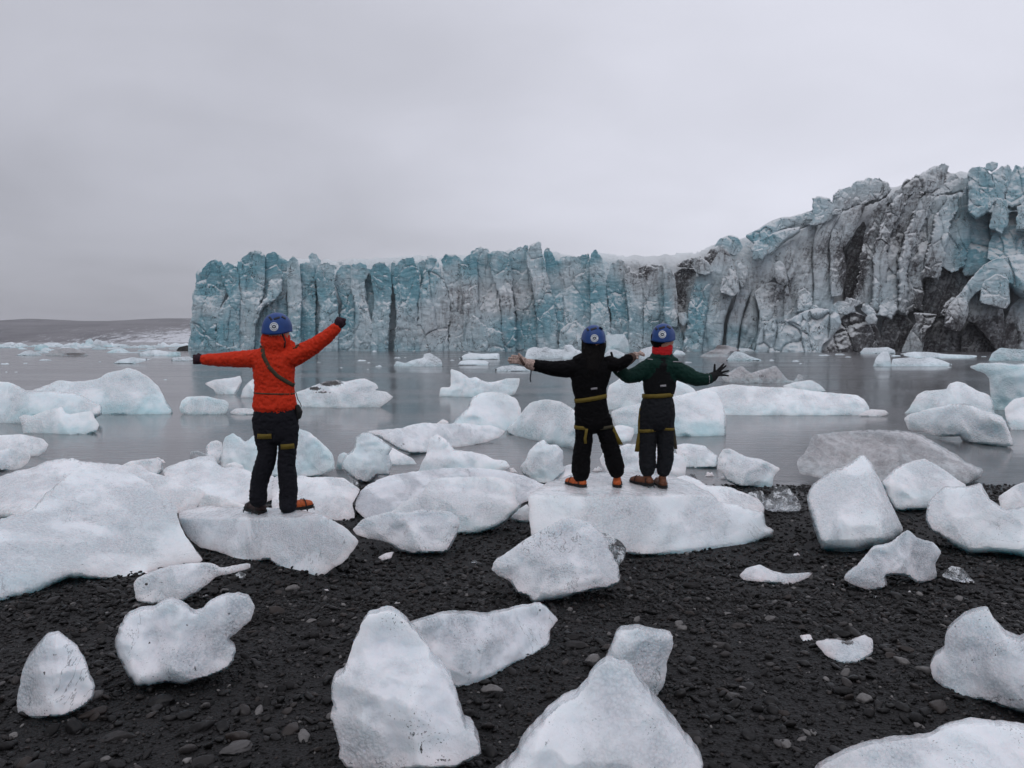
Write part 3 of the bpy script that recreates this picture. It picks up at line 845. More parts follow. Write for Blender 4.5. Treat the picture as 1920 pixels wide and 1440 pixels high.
# right: broken grey wall, then draped folds running down from the crest
P3 = [
 ([(40,1180),(60,960),(90,780),(100,640),(150,560),(220,600),(240,680),(230,820),(180,960),(160,1180)], 0, {}),
 ([(150,800),(165,720),(200,640),(240,650),(260,720),(270,800),(230,830)], -4, dict(flute=.2)),
 ([(180,1180),(200,960),(240,860),(260,700),(240,620),(300,600),(340,640),(350,760),(300,880),(270,1000),(250,1180)], 1, {}),
 ([(240,700),(260,630),(300,620),(320,680),(300,770),(280,780)], -3, dict(flute=.2)),
 ([(250,1180),(280,960),(320,860),(350,700),(340,600),(420,570),(470,600),(480,700),(400,780),(380,900),(380,1180)], 3, {}),
 ([(360,1180),(385,920),(350,800),(400,760),(460,740),(530,770),(535,930),(545,1180)], -1, dict(flute=.3)),
 ([(468,700),(475,630),(500,612),(530,640),(550,730),(530,765),(490,750)], -5, dict(flute=.1)),
 ([(520,1180),(528,900),(530,780),(548,760),(560,820),(590,880),(625,915),(600,960),(580,1180)], -2, dict(flute=.3)),
 ([(455,600),(470,560),(540,520),(590,490),(600,600),(590,700),(560,740),(500,620)], 3, {}),
 ([(560,900),(540,760),(570,640),(590,520),(640,440),(700,380),(740,360),(700,480),(690,600),(700,760),(700,900),(640,920)], 4, {}),
 ([(600,915),(610,800),(640,775),(680,810),(697,870),(660,910)], -4, dict(flute=.1)),
 ([(690,910),(700,760),(690,620),(700,500),(740,420),(790,350),(850,330),(810,430),(780,520),(790,640),(800,760),(820,830),(800,910)], 2, {}),
 ([(800,830),(790,700),(800,600),(790,520),(840,480),(870,560),(890,640),(880,740),(860,820)], 0, dict(flute=.3)),
 ([(780,560),(800,440),(860,340),(940,300),(1000,290),(960,390),(930,470),(880,540)], 3, {}),
 ([(870,860),(880,700),(890,560),(930,460),(990,380),(1020,480),(990,600),(980,760),(940,860)], 11, dict(dadd=.5, chip=.08, rough=.8)),
 ([(930,860),(960,700),(980,560),(1000,470),(1030,380),(1070,290),(1130,250),(1100,370),(1060,480),(1050,600),(1060,720),(1040,880)], 1, {}),
 ([(1030,900),(1050,720),(1050,560),(1080,440),(1130,330),(1190,235),(1250,225),(1190,360),(1140,480),(1120,600),(1120,760),(1120,920)], -1, {}),
 ([(1100,930),(1110,760),(1120,600),(1150,480),(1200,370),(1250,270),(1290,220),(1330,225),(1270,350),(1220,470),(1190,600),(1190,740),(1200,930)], 1, {}),
 ([(1190,930),(1190,720),(1200,590),(1230,470),(1280,350),(1320,260),(1370,225),(1400,240),(1350,350),(1310,450),(1260,570),(1240,700),(1240,930)], -1, {}),
 ([(1230,900),(1240,700),(1260,580),(1310,460),(1340,360),(1390,270),(1440,230),(1470,250),(1410,350),(1390,470),(1340,600),(1330,720),(1330,900)], 1, {}),
 ([(1330,700),(1350,590),(1390,470),(1410,360),(1460,280),(1530,230),(1540,300),(1490,400),(1470,520),(1450,640),(1420,720)], -1, {}),
 ([(1320,940),(1340,760),(1370,660),(1440,620),(1500,580),(1560,640),(1600,760),(1560,860),(1500,940)], 9, dict(dadd=.6, badd=.2, chip=.15)),
 ([(1440,640),(1460,520),(1490,400),(1530,290),(1580,180),(1620,200),(1620,400),(1600,520),(1580,640),(1500,680)], 2, {}),
 ([(1560,700),(1580,520),(1620,380),(1700,330),(1790,350),(1860,330),(2100,340),(2100,760),(1700,700)], 3, dict(badd=.05, rough=2.2, flute=.2)),
 ([(1597,330),(1600,170),(1598,90),(1650,73),(1705,80),(1742,160),(1755,260),(1710,335),(1640,370)], -3, dict(flute=.3, facets=6, rough=2)),
 ([(1735,280),(1745,180),(1732,110),(1790,70),(1835,62),(1850,100),(1820,200),(1800,260),(1770,290)], 0, dict(flute=.2)),
 ([(1815,290),(1810,210),(1850,110),(1880,75),(1960,70),(2100,60),(2100,300),(1900,300)], 1, dict(flute=.2, badd=.1)),
 ([(1695,85),(1700,55),(1735,40),(1768,50),(1765,75),(1735,95)], 1, dict(flute=0, facets=5)),
 ([(1720,420),(1740,320),(1760,250),(1820,265),(1830,400),(1790,460)], -2, dict(flute=.2, badd=.0)),
 ([(1880,430),(1885,320),(1910,265),(2000,250),(2100,260),(2100,480)], -4, dict(flute=.2, badd=.0)),
 ([(1700,620),(1720,500),(1780,420),(1900,400),(2100,420),(2100,640)], 0, dict(flute=.2, rough=2.2, badd=.0)),
 # lobe at the lower right, overhanging a dark dirty cave
 ([(1450,930),(1500,860),(1560,800),(1600,730),(1690,640),(1760,600),(1860,590),(2100,560),(2100,830),(1900,830),(1840,760),(1780,720),(1700,760),(1620,820),(1560,960),(1545,1030),(1500,990)], -9, dict(flute=.2, rough=1.8)),
 ([(1450,1010),(1470,900),(1520,840),(1580,780),(1600,900),(1580,980),(1545,1035)], -12, dict(flute=.2)),
 ([(1440,920),(1460,870),(1500,830),(1525,835),(1490,890),(1450,940)], -8, dict(flute=0)),
 ([(1580,960),(1600,840),(1660,790),(1740,830),(1800,900),(1810,1000),(1780,1180),(1700,1060),(1640,990)], -9, dict(dadd=.15)),
 ([(1660,860),(1680,740),(1760,690),(1830,720),(1840,860),(1810,900)], -12, dict(flute=.3)),
 ([(1790,1180),(1800,980),(1840,880),(1900,820),(2100,800),(2100,1180)], -8, dict(dadd=.1)),
 ([(1550,1180),(1555,1060),(1600,970),(1650,960),(1720,1010),(1780,1050),(1790,1180)], -4, dict(dadd=.6)),
 ([(1300,1180),(1360,1040),(1400,960),(1450,960),(1540,1030),(1560,1180)], -1, dict(dadd=.7)),
 ([(1200,1180),(1240,1060),(1290,980),(1280,920),(1340,920),(1420,930),(1390,990),(1350,1060),(1320,1180)], -5, dict(flute=.2)),
 ([(1080,1180),(1090,1040),(1100,960),(1160,920),(1240,940),(1290,1000),(1260,1100),(1230,1180)], 2, dict(dadd=.7)),
 ([(1075,930),(1085,870),(1120,835),(1175,850),(1185,900),(1150,950)], -7, dict(flute=.1)),
 # debris mound at the foot: pale left flank, dirty right flank
 ([(360,1180),(370,1080),(400,1000),(470,960),(560,960),(640,910),(720,890),(800,900),(850,930),(860,980),(800,1060),(750,1110),(740,1180)], -14, dict(flute=0, rough=2.4, chip=.9, dadd=-.3, badd=-.2)),
 ([(730,1180),(750,1110),(800,1050),(850,960),(900,910),(960,920),(1040,960),(1080,1040),(1110,1110),(1130,1180)], -12, dict(flute=0, rough=2.0, chip=.9, dadd=.55)),
 ([(800,920),(805,880),(840,850),(890,855),(930,880),(940,910),(880,930)], -13, dict(flute=0, rough=1.5, facets=5)),
 ([(880,850),(890,828),(940,840),(955,870),(930,890)], -10, dict(flute=0, facets=5)),
 ([(975,900),(985,870),(1010,868),(1050,900),(1065,930),(1030,945)], -14, dict(flute=0, facets=5)),
 ([(1000,960),(1010,925),(1040,920),(1070,950),(1060,985),(1020,985)], -16, dict(flute=0, facets=5)),
 ([(680,900),(690,878),(712,872),(728,890),(720,910)], -12, dict(flute=0, facets=5)),
 # crest blocks
 ([(690,360),(692,255),(720,243),(760,248),(800,265),(825,310),(800,340),(740,365)], 4, dict(flute=.4, facets=5)),
 ([(800,310),(820,240),(850,205),(905,190),(920,250),(915,310),(860,320)], 5, dict(flute=.4)),
 ([(900,310),(915,250),(905,190),(960,160),(1020,138),(1080,140),(1130,160),(1150,200),(1110,240),(1020,280)], 5, dict(flute=.4)),
 ([(1100,290),(1180,200),(1240,150),(1310,120),(1400,70),(1460,50),(1475,70),(1475,100),(1520,115),(1535,140),(1480,170),(1400,210),(1260,230)], 4, dict(flute=.3)),
 ([(1360,250),(1440,180),(1500,150),(1590,135),(1625,160),(1600,200),(1500,220)], 3, dict(flute=.3)),
 ([(540,420),(560,360),(640,340),(700,320),(720,360),(700,400),(620,430)], 5, dict(flute=.2)),
 ([(640,380),(650,340),(680,330),(705,350),(700,380)], 1, dict(flute=0, facets=5)),
 ([(670,410),(700,370),(770,345),(820,350),(790,380),(720,410)], 0, dict(flute=0, badd=.2)),
 ([(800,345),(820,318),(855,315),(868,330),(850,350)], -1, dict(flute=0, facets=5)),
 ([(300,470),(380,430),(440,390),(520,360),(600,365),(610,400),(520,430),(440,480),(360,520)], 4, dict(flute=.2)),
 ([(330,560),(360,500),(420,490),(470,510),(490,540),(440,580),(380,580)], 0, dict(flute=.1, badd=.2)),
 ([(400,520),(450,460),(540,430),(620,420),(620,450),(540,500),(470,560)], 1, dict(flute=.1, badd=.15)),
 ([(120,540),(150,490),(210,465),(260,480),(290,540),(240,590),(170,570)], 3, dict(flute=.1, badd=.15)),
 ([(60,600),(100,545),(150,525),(200,560),(225,600),(160,640),(90,640)], 1, dict(flute=.2, dadd=.3)),
 ([(-10,640),(10,605),(50,600),(90,630),(115,680),(70,700),(20,690)], -3, dict(flute=.1, facets=5)),
 ([(-100,650),(-60,610),(-10,595),(40,590),(60,620),(0,660)], 3, dict(flute=.1)),
 ([(340,600),(350,560),(400,545),(420,580),(400,610)], -2, dict(flute=.1, badd=.3)),
]
for o, dy, kw in P3:
    small = (np.ptp(np.array(o)[:, 0]) < 160 and np.ptp(np.array(o)[:, 1]) < 150)
    nm = 'serac' if (small or min(p[1] for p in o) < 260) else ('ice_fold' if kw.get('flute', .9) > .35 else 'ice_lobe')
    kw.setdefault('chip', .22 if nm == 'ice_fold' else .5)
    kw.setdefault('dadd', .05); kw.setdefault('badd', .06 if nm == 'serac' else .0)
    if nm != 'serac':
        kw.setdefault('jag', 1.2)
    if nm == 'serac':
        kw.setdefault('sm', 0); kw.setdefault('edge', .3); kw.setdefault('pw', 3.0); kw.setdefault('jag', 5.0)
    if nm == 'ice_fold':
        kw.setdefault('tilt', .42); kw.setdefault('edge', .4); kw.setdefault('snow', .4); kw.setdefault('tf', .22); dy = dy * .7; kw.setdefault('flute', 1.1)
    gpiece(nm, q(*Z3, o), dy * .95, **kw)

# ------------------------------------------------------------------ gravel on the beach
def icosphere(sub):
    t = (1 + 5 ** .5) / 2
    v = [(-1, t, 0), (1, t, 0), (-1, -t, 0), (1, -t, 0), (0, -1, t), (0, 1, t), (0, -1, -t), (0, 1, -t), (t, 0, -1), (t, 0, 1), (-t, 0, -1), (-t, 0, 1)]
    f = [(0, 11, 5), (0, 5, 1), (0, 1, 7), (0, 7, 10), (0, 10, 11), (1, 5, 9), (5, 11, 4), (11, 10, 2), (10, 7, 6), (7, 1, 8),
         (3, 9, 4), (3, 4, 2), (3, 2, 6), (3, 6, 8), (3, 8, 9), (4, 9, 5), (2, 4, 11), (6, 2, 10), (8, 6, 7), (9, 8, 1)]
    v = [np.array(a) / np.linalg.norm(a) for a in v]
    for _ in range(sub):
        cache, nf = {}, []
        def mid(a, b):
            key = (min(a, b), max(a, b))
            if key not in cache:
                m = v[a] + v[b]; v.append(m / np.linalg.norm(m)); cache[key] = len(v) - 1
            return cache[key]
        for a, b, c in f:
            x, y, z = mid(a, b), mid(b, c), mid(c, a)
            nf += [(a, x, z), (b, y, x), (c, z, y), (x, y, z)]
        f = nf
    return np.array(v), np.array(f)
def stone_shape(sub, seed, squash=(1, .75, .5), ang=.25):
    v, f = icosphere(sub)
    r = np.random.default_rng(seed)
    v = v * (1 + ang * fbm(v * 1.3 + r.uniform(0, 50, 3), 2))[:, None]
    for _ in range(4):                       # flat worn faces
        n = r.normal(size=3); n /= np.linalg.norm(n)
        dd = v @ n
        c = r.uniform(.55, .85)
        v = v - np.clip(dd - c, 0, None)[:, None] * n * .85
    return v * np.array(squash), f
def scatter(n, ymin, ymax, rmin, rmax, sub, seed, power=2.2, sink=.35):
    r = np.random.default_rng(seed)
    u = r.uniform(0, 1, n)
    Y = (ymin ** 2 + u * (ymax ** 2 - ymin ** 2)) ** .5 if ymin > 0 else ymin + u * (ymax - ymin)
    X = r.uniform(-1, 1, n) * (.70 * Y + 1.9)
    R = rmin + (rmax - rmin) * r.uniform(0, 1, n) ** power
    shapes = [stone_shape(sub, 100 * seed + k, (1, r.uniform(.6, .9), r.uniform(.4, .68))) for k in range(10)]
    tone = np.where(r.uniform(size=n) < .035, r.uniform(.84, 1.0, n), np.clip(r.beta(1.4, 2.2, n), 0, .86))
    Z = ground(X, Y) + R * (.42 - sink * r.uniform(0, 1, n))
    Vs, Fs, Ts = [], [], []
    off = 0
    for k, (sv, sf) in enumerate(shapes):
        idx = np.where(np.arange(n) % 10 == k)[0]
        m = len(idx)
        th = r.uniform(0, 2 * math.pi, m); tx = r.normal(0, .3, m); ty = r.normal(0, .3, m)
        c, s = np.cos(th), np.sin(th)
        p = np.repeat(sv[None], m, 0) * R[idx][:, None, None]
        x = p[..., 0] * c[:, None] - p[..., 1] * s[:, None]; y = p[..., 0] * s[:, None] + p[..., 1] * c[:, None]
        z = p[..., 2] + x * tx[:, None] + y * ty[:, None]
        P = np.stack([x + X[idx][:, None], y + Y[idx][:, None], z + Z[idx][:, None]], -1).reshape(-1, 3)
        Fk = (sf[None] + (np.arange(m) * len(sv))[:, None, None]).reshape(-1, 3) + off
        off += len(P)
        Vs.append(P); Fs.append(Fk); Ts.append(np.repeat(tone[idx], len(sv)))
    return np.vstack(Vs), np.vstack(Fs), np.concatenate(Ts)
parts = [scatter(10000, 1.6, 6.6, .008, .036, 1, 1, 2.8, .25), scatter(40000, 1.6, 5.4, .004, .015, 0, 2, 2.0, .25), scatter(26000, 4.6, 11.0, .009, .034, 0, 3, 2.2, .25)]
off = 0
Vg, Fg, Tg = [], [], []
for v, f, t in parts:
    Vg.append(v); Fg.append(f + off); Tg.append(t); off += len(v)
gravel = new_mesh_obj('gravel', np.vstack(Vg), np.vstack(Fg), M['stone'], attrs={'tone': np.concatenate(Tg)})
gravel['kind'] = 'stuff'
gravel['label'] = 'small dark pebbles and grit covering the beach'
gravel['category'] = 'gravel'

# larger pebbles one can pick out: pieces of the beach
pm = []
for k in range(8):
    v, f = stone_shape(2, 900 + k, (1, random.uniform(.6, .85), random.uniform(.38, .6)), .3)
    for tn in (.15, .4, .6, .8, .95):
        me = bpy.data.meshes.new('pebble')
        me.from_pydata(v.tolist(), [], f.tolist())
        me.polygons.foreach_set('use_smooth', np.ones(len(me.polygons), bool))
        a_ = me.attributes.new('tone', 'FLOAT', 'POINT'); a_.data.foreach_set('value', np.full(len(v), tn, np.float32))
        me.materials.append(M['stone'])
        pm.append(me)
rp = np.random.default_rng(77)
for k in range(300):
    Yp = 2.3 + 3.6 * rp.uniform() ** 1.3
    Xp = rp.uniform(-1, 1) * (.70 * Yp + .2)
    R = (.018 + .030 * rp.uniform() ** 2.2) * (.75 + .12 * Yp)
    o = bpy.data.objects.new('pebble', pm[int(rp.integers(len(pm)))])
    o.parent = beach
    o.location = (Xp, Yp, float(ground(Xp, Yp)) + R * .18)
    o.rotation_euler = (rp.normal(0, .25), rp.normal(0, .25), rp.uniform(0, 6.28))
    o.scale = (R, R, R)
    COL.objects.link(o)
# stones that stand out by themselves
def stone(x, y, wpx, rot, squash, tone, label, sub=3, seed=1):
    Ys = hit_ground(x, y)
    p = at(x, y, Ys)
    R = wpx * .5 * Ys / F
    v, f = stone_shape(sub, seed, squash, .22)
    v = v * R
    c, s = math.cos(rot), math.sin(rot)
    v = np.stack([v[:, 0] * c - v[:, 1] * s, v[:, 0] * s + v[:, 1] * c, v[:, 2]], 1)
    gz = float(ground(p[0], p[1]))
    b = (float(p[0]), float(p[1]), gz)
    o = new_mesh_obj('beach_stone', v + np.array([p[0], p[1], gz + R * squash[2] * .35]), f, M['stone'], base=b,
                     attrs={'tone': np.full(len(v), tone)}, sharp=.6)
    return tag(o, label, 'stone', 'stones standing out on the gravel')
stone(444, 1408, 62, .7, (1, .62, .34), .90, 'brownish wedge-shaped stone on the gravel, beside a dark flat slab', seed=11)
stone(222, 1384, 66, .35, (1, .55, .26), .70, 'grey flat slab stone with a pointed end below the lobed ice block', seed=12)
stone(382, 1430, 44, .4, (1, .8, .35), .66, 'dark flat slab stone next to the brownish wedge stone', seed=13)
stone(300, 1322, 52, .1, (1, .8, .55), .05, 'rounded nearly black stone in front of the lobed ice block', seed=14)
stone(1081, 1220, 44, .1, (1, .6, .45), .62, 'oval grey stone beside the pointed slab of grainy ice', seed=15)
stone(1075, 1202, 40, .05, (1, .4, .3), .5, 'long thin dark stone lying behind an oval grey stone', seed=16)
stone(1112, 1250, 46, .3, (1, .6, .3), .35, 'flat dark stone touching the left edge of the tooth-like ice', seed=17)
stone(1352, 1218, 32, .0, (1, .7, .45), .86, 'pale oval stone on open gravel right of the tooth-like ice', seed=18)
stone(1384, 1181, 30, .2, (1, .7, .4), .84, 'pale angular stone just behind a pale oval stone', seed=19)
stone(1300, 1384, 38, .2, (1, .8, .6), .55, 'grey rounded stone at the right foot of the big triangular ice', seed=20)
stone(1445, 1165, 26, .2, (1, .6, .5), .93, 'small light stone on open gravel below the banana-shaped ice', seed=21)
stone(1374, 1306, 26, .3, (1, .7, .5), .89, 'greenish brown stone lying in the middle of open gravel', seed=22)

# haze over the lake: thin even air round the whole scene
hv = np.array([(-4300, -80, -8), (4300, -80, -8), (4300, 4300, -8), (-4300, 4300, -8), (-4300, -80, 140), (4300, -80, 140), (4300, 4300, 140), (-4300, 4300, 140)], float)
hm = bpy.data.materials.new('haze_air'); hm.use_nodes = True
hm.node_tree.nodes.clear()
ho = hm.node_tree.nodes.new('ShaderNodeOutputMaterial'); hp_ = hm.node_tree.nodes.new('ShaderNodeVolumePrincipled')
hp_.inputs['Color'].default_value = (.90, .90, .94, 1); hp_.inputs['Density'].default_value = .00016; hp_.inputs['Anisotropy'].default_value = .0
hm.node_tree.links.new(hp_.outputs[0], ho.inputs['Volume'])
haze = new_mesh_obj('haze', hv, [(0, 3, 2, 1), (4, 5, 6, 7), (0, 1, 5, 4), (1, 2, 6, 5), (2, 3, 7, 6), (3, 0, 4, 7)], hm, smooth=False)
haze['kind'] = 'stuff'
haze['label'] = 'thin grey haze in the air over the lake'

# ================================================================== ice on the beach and in the lake
A = (0, 820, 2.6667); H = (0, 780, 4.1143); C4 = (300, 680, 4.0); FZ = (600, 780, 3.6923); GZ = (960, 840, 3.6923)
B = (560, 960, 2.4615); RZ = (1300, 820, 2.3226); E = (1500, 640, 4.5); PZ = (1120, 640, 4.5); K = (930, 580, 4.0)
LZ = (0, 560, 4.0); MZ = (640, 640, 4.1739); W2 = (1380, 640, 3.5556); TZ = (620, 700, 4.0)
def Q(z, pts):
    return q(z[0], z[1], z[2], pts)
def block(out, label, mat='ice_near', name='ice_block', cat='ice block', group=None, **kw):
    kw.setdefault('cup', .75 if mat in ('ice_near', 'ice_grain', 'ice_mid', 'ice_clear') else .6)
    r = solid(name, out, M[mat], **kw)
    o = r[0] if isinstance(r, tuple) else r
    tag(o, label, cat, group)
    return r
def berg(out, label, mat='ice_far', name='iceberg', cat='iceberg', group=None, **kw):
    kw.setdefault('water', True); kw.setdefault('dip', .22); kw.setdefault('lean', .5); kw.setdefault('bluefoot', .6)
    kw.setdefault('tf', .42); kw.setdefault('facets', 3)
    return block(out, label, mat, name, cat, group, **kw)
def one(z, x, y):
    return (z[0] + x / z[2], z[1] + y / z[2])

# ---- foreground, on the gravel
block(Q(A, [(90,1380),(86,1320),(105,1190),(150,1090),(200,1030),(240,990),(300,978),(340,1010),(390,1060),(430,1120),(445,1180),(472,1240),(465,1300),(420,1350),(330,1390),(200,1402),(110,1394)]),
      'teardrop-shaped grey ice block with dark specks, alone on the gravel', 'ice_grain', lean=.25, creases=[((140,1180),(105,1260),.0)],
      dirt=[(102,1228,9,4,.55),(84,1262,4,5,.7)])
block(Q(A, [(578,1000),(590,960),(640,890),(700,860),(770,850),(815,818),(860,810),(910,830),(975,882),(1010,870),(1050,820),(1120,792),(1190,788),(1245,800),(1272,850),(1255,910),(1200,960),(1150,1000),(1140,1020),(1178,1060),(1165,1120),(1130,1160),(1060,1190),(990,1210),(930,1238),(840,1225),(760,1235),(680,1247),(640,1190),(600,1110),(578,1050)]),
      'lobed ice block shaped like a duck, with a raised neck pointing right', 'ice_grain', lean=.35, tf=.26, facets=2, dirt=[(280,1206,4,5,.7),(352,1172,6,4,.7),(366,1252,4,12,.5),(430,1150,7,5,.5)],
      creases=[((225,1195),(420,1208),-.25)])
block(Q(A, [(668,730),(690,700),(780,665),(860,640),(1020,625),(1060,630),(1110,655),(1180,640),(1252,630),(1250,655),(1150,680),(1080,695),(1030,740),(960,790),(900,825),(820,840),(740,830),(680,815)]),
      'white leaf-shaped ice block with a thin stem, cracked along its top', 'ice_near', lean=.4, base=[one(A, 800, 838)], dirt=[(275,1096,5,4,.8),(300,1092,14,2.5,.6),(350,1068,9,5,.45)])
block(Q(A, [(1165,715),(1170,690),(1200,668),(1230,685),(1232,712)]), 'small clear ice chip below the stem of the leaf-shaped ice', 'ice_clear', name='ice_chip', cat='ice chip', lean=.3)
block(Q(H, [(-240,900),(-140,860),(0,800),(120,770),(260,720),(370,590),(490,490),(560,430),(700,412),(860,418),(1000,440),(1130,510),(1230,620),(1350,690),(1372,720),(1372,790),(1420,920),(1500,1040),(1562,1110),(1540,1130),(1430,1130),(1300,1160),(1180,1190),(1080,1225),(960,1240),(860,1250),(640,1245),(530,1250),(400,1310),(230,1380),(0,1425),(-140,1450),(-240,1460)]),
      'huge pale bluish ice mass with a glittering grainy surface, reaching out of view', 'ice_mid', base=[one(H, 0, 1425), one(H, 1000, 1240)], lean=1.5, tf=.22, tb=.5, cup=.5, nmax=7000, blue=.10, bluefoot=.15, rough=.8,
      creases=[(one(H, 560, 1215), one(H, 830, 1125), .5)], dirt=[(150,1058,40,2.5,.55),(345,1040,18,3,.5),(20,1120,60,5,.5)])
block(Q(H, [(-240,540),(-140,500),(0,465),(120,425),(250,400),(370,345),(560,323),(620,350),(760,360),(890,375),(1000,385),(1080,378),(1110,400),(1170,440),(1300,465),(1360,500),(1400,545),(1540,555),(1585,600),(1530,680),(1490,738),(1380,745),(900,800),(260,800),(0,795),(-240,810)]),
      'broad smooth white ice slab behind the huge bluish mass', 'ice_mid', base=[one(H, 200, 795)], lean=1.6, tf=.3, nmax=5200, rough=.7, facets=2)
B9, bvh_adult = block(Q(A, [(893,372),(960,352),(1060,345),(1150,352),(1240,350),(1340,352),(1480,356),(1600,388),(1700,435),(1760,480),(1792,520),(1770,560),(1720,620),(1650,660),(1612,697),(1540,692),(1440,664),(1390,640),(1340,608),(1280,622),(1190,612),(1100,572),(1000,552),(940,500),(905,440)]),
      'long two-lobed white ice block carrying the person in orange', 'ice_near', base=[one(A, 1000, 570), one(A, 1600, 692)], lean=.55, flat=820 + 405 / 2.6667, tf=.22, facets=2, rough=.7, cup=.3, keep=True,
      creases=[(one(A, 1300, 400), one(A, 1290, 600), .10)], dirt=[(466,1008,6,8,.4)])
block(Q(C4, [(20,810),(60,780),(160,740),(300,710),(400,698),(430,760),(480,790),(560,780),(640,800),(720,840),(860,850),(900,1000),(700,1090),(330,1100),(250,1130),(140,1140),(100,960),(30,860)]),
      'wide flat ice slab at the waterline behind the knees of the person in orange', 'ice_mid', base=[one(C4, 200, 1060)], lean=1.3, tf=.25, nmax=3000)
block(Q(C4, [(840,870),(900,845),(1020,843),(1150,862),(1300,858),(1400,890),(1500,950),(1480,990),(1440,1060),(1460,1140),(1455,1180),(1300,1190),(900,1200),(840,1100)]),
      'flat grainy ice slab beside the right boot of the person in orange', 'ice_mid', base=[one(C4, 1200, 1190)], lean=1.2, tf=.25, nmax=3000)
berg(Q(C4, [(455,770),(462,700),(470,620),(490,560),(550,528),(600,560),(640,600),(700,550),(780,515),(900,495),(1050,497),(1130,530),(1230,620),(1300,690),(1312,790),(1200,832),(1060,852),(900,852),(700,835),(520,800)]),
     'pale blue translucent ice block in the water behind the thighs of the person in orange', 'ice_mid', base=[one(C4, 900, 850)], blue=.42, bluefoot=.2, lean=.5, dip=.05)
berg(Q(C4, [(340,720),(345,630),(380,592),(425,582),(465,600),(475,680),(450,770),(400,770)]), 'round greyish ice lump against the pale blue ice block', 'ice_mid', lean=.4, dip=.02, base=[one(C4, 420, 790)])
berg(Q(C4, [(225,725),(228,668),(280,660),(350,688),(345,720),(280,735)]), 'small tan-tinted ice lump beside a round greyish lump', 'ice_dirty', lean=.4, dip=.02, base=[one(C4, 280, 760)])
berg(Q(C4, [(1312,800),(1340,690),(1380,672),(1420,690),(1420,760),(1360,800)]), 'small clear ice piece wedged between two pale blue ice blocks', 'ice_mid', blue=.3, lean=.3)
berg(Q(FZ, [(150,330),(170,280),(230,230),(250,150),(290,118),(350,113),(400,150),(460,190),(500,222),(475,260),(492,310),(495,350),(482,412),(390,412),(350,452),(300,462),(240,442),(190,402),(153,370)]),
     'squat bluish ice boulder with a tapering foot at the edge of the lake', 'ice_mid', blue=.28, lean=.35, dip=.0, bluefoot=.1)
berg(Q(FZ, [(390,245),(430,225),(500,218),(570,258),(640,290),(682,327),(600,333),(500,330),(440,310)]), 'low white ice tongue beside the squat bluish boulder', 'ice_mid', lean=.9)
berg(Q(FZ, [(300,120),(350,100),(480,90),(560,85),(640,60),(720,46),(850,55),(1000,50),(1100,65),(1180,65),(1240,85),(1283,105),(1240,145),(1170,175),(1080,197),(980,217),(900,222),(800,262),(650,265),(560,242),(480,192),(400,142)]),
     'long fish-shaped ice floe, dirty and sparkling at its blunt end', 'ice_mid', base=[one(FZ, 650, 265), one(FZ, 1100, 196)], lean=1.0, dip=.0, tf=.3, bluefoot=.3, dirt=[(755,832,18,9,.42),(720,812,30,6,.36)])
berg(Q(FZ, [(672,390),(700,330),(735,270),(765,150),(810,128),(872,160),(925,230),(985,240),(1080,255),(1150,270),(1200,300),(1285,308),(1315,345),(1220,380),(1000,405),(800,405)]),
     'spiked grey ice floe pointing right, in front of the fish-shaped floe', 'ice_mid', lean=.9, dip=.05, base=[one(FZ, 850, 400)], dirt=[(822,824,12,9,.42),(942,866,8,5,.5)], tf=.3)
block(Q(FZ, [(285,520),(330,480),(400,440),(520,405),(680,383),(850,363),(1000,360),(1150,363),(1300,385),(1400,410),(1500,450),(1562,480),(1520,560),(1400,602),(1300,680),(800,760),(400,760),(300,700),(240,640),(250,580)]),
      'broad grainy ice slab with a rusty tint, behind a smooth greenish white block', 'ice_grain', base=[one(FZ, 350, 720), one(FZ, 1380, 610)], lean=1.5, tf=.25, nmax=4000, dirt=[(706,944,20,4,.35),(700,918,16,5,.25)])
block(Q(FZ, [(470,690),(560,610),(640,560),(720,530),(760,450),(820,430),(1000,424),(1200,418),(1280,440),(1352,480),(1362,580),(1393,620),(1340,680),(1290,730),(1200,780),(1100,817),(960,817),(800,810),(600,780)]),
      'smooth greenish white ice block resting on the gravel behind a rounded grey one', 'ice_mid', base=[one(FZ, 1000, 815)], lean=.9, bluefoot=.75, tf=.3, facets=2, rough=.6, creases=[(one(FZ, 1250, 590), one(FZ, 800, 520), .4)])
block(Q(FZ, [(225,785),(290,720),(380,690),(480,660),(600,665),(700,650),(820,655),(910,663),(952,700),(970,745),(947,820),(902,910),(852,952),(750,953),(640,953),(550,932),(490,882),(430,862),(330,847),(250,818)]),
      'rounded grey ice block tapering to the left, a dark crack across its crown', 'ice_near', lean=.4, base=[one(FZ, 750, 950)], facets=3, dirt=[(640,960,22,3,.4),(838,962,12,3,.5),(805,958,12,3,.5)])
block(Q(FZ, [(1300,705),(1350,660),(1432,608),(1452,640),(1458,735),(1380,735)]), 'small triangular ice piece touching the left end of the biggest standing block', 'ice_mid', lean=.4)
berg(Q(FZ, [(1388,345),(1430,290),(1450,240),(1500,190),(1552,163),(1580,195),(1640,200),(1682,240),(1682,330),(1695,380),(1600,480),(1500,470),(1400,400)]),
     'upright jagged crystal of pale ice standing left of the two children', 'ice_mid', blue=.12, lean=.25, dip=.0, facets=6, base=[one(FZ, 1530, 480)])
block(Q(FZ, [(1535,402),(1620,370),(1760,328),(1790,330),(1800,480),(1600,490)]), 'white ice shelf just left of the orange boot of the child in black', 'ice_mid', lean=.9, base=[one(FZ, 1650, 490)])
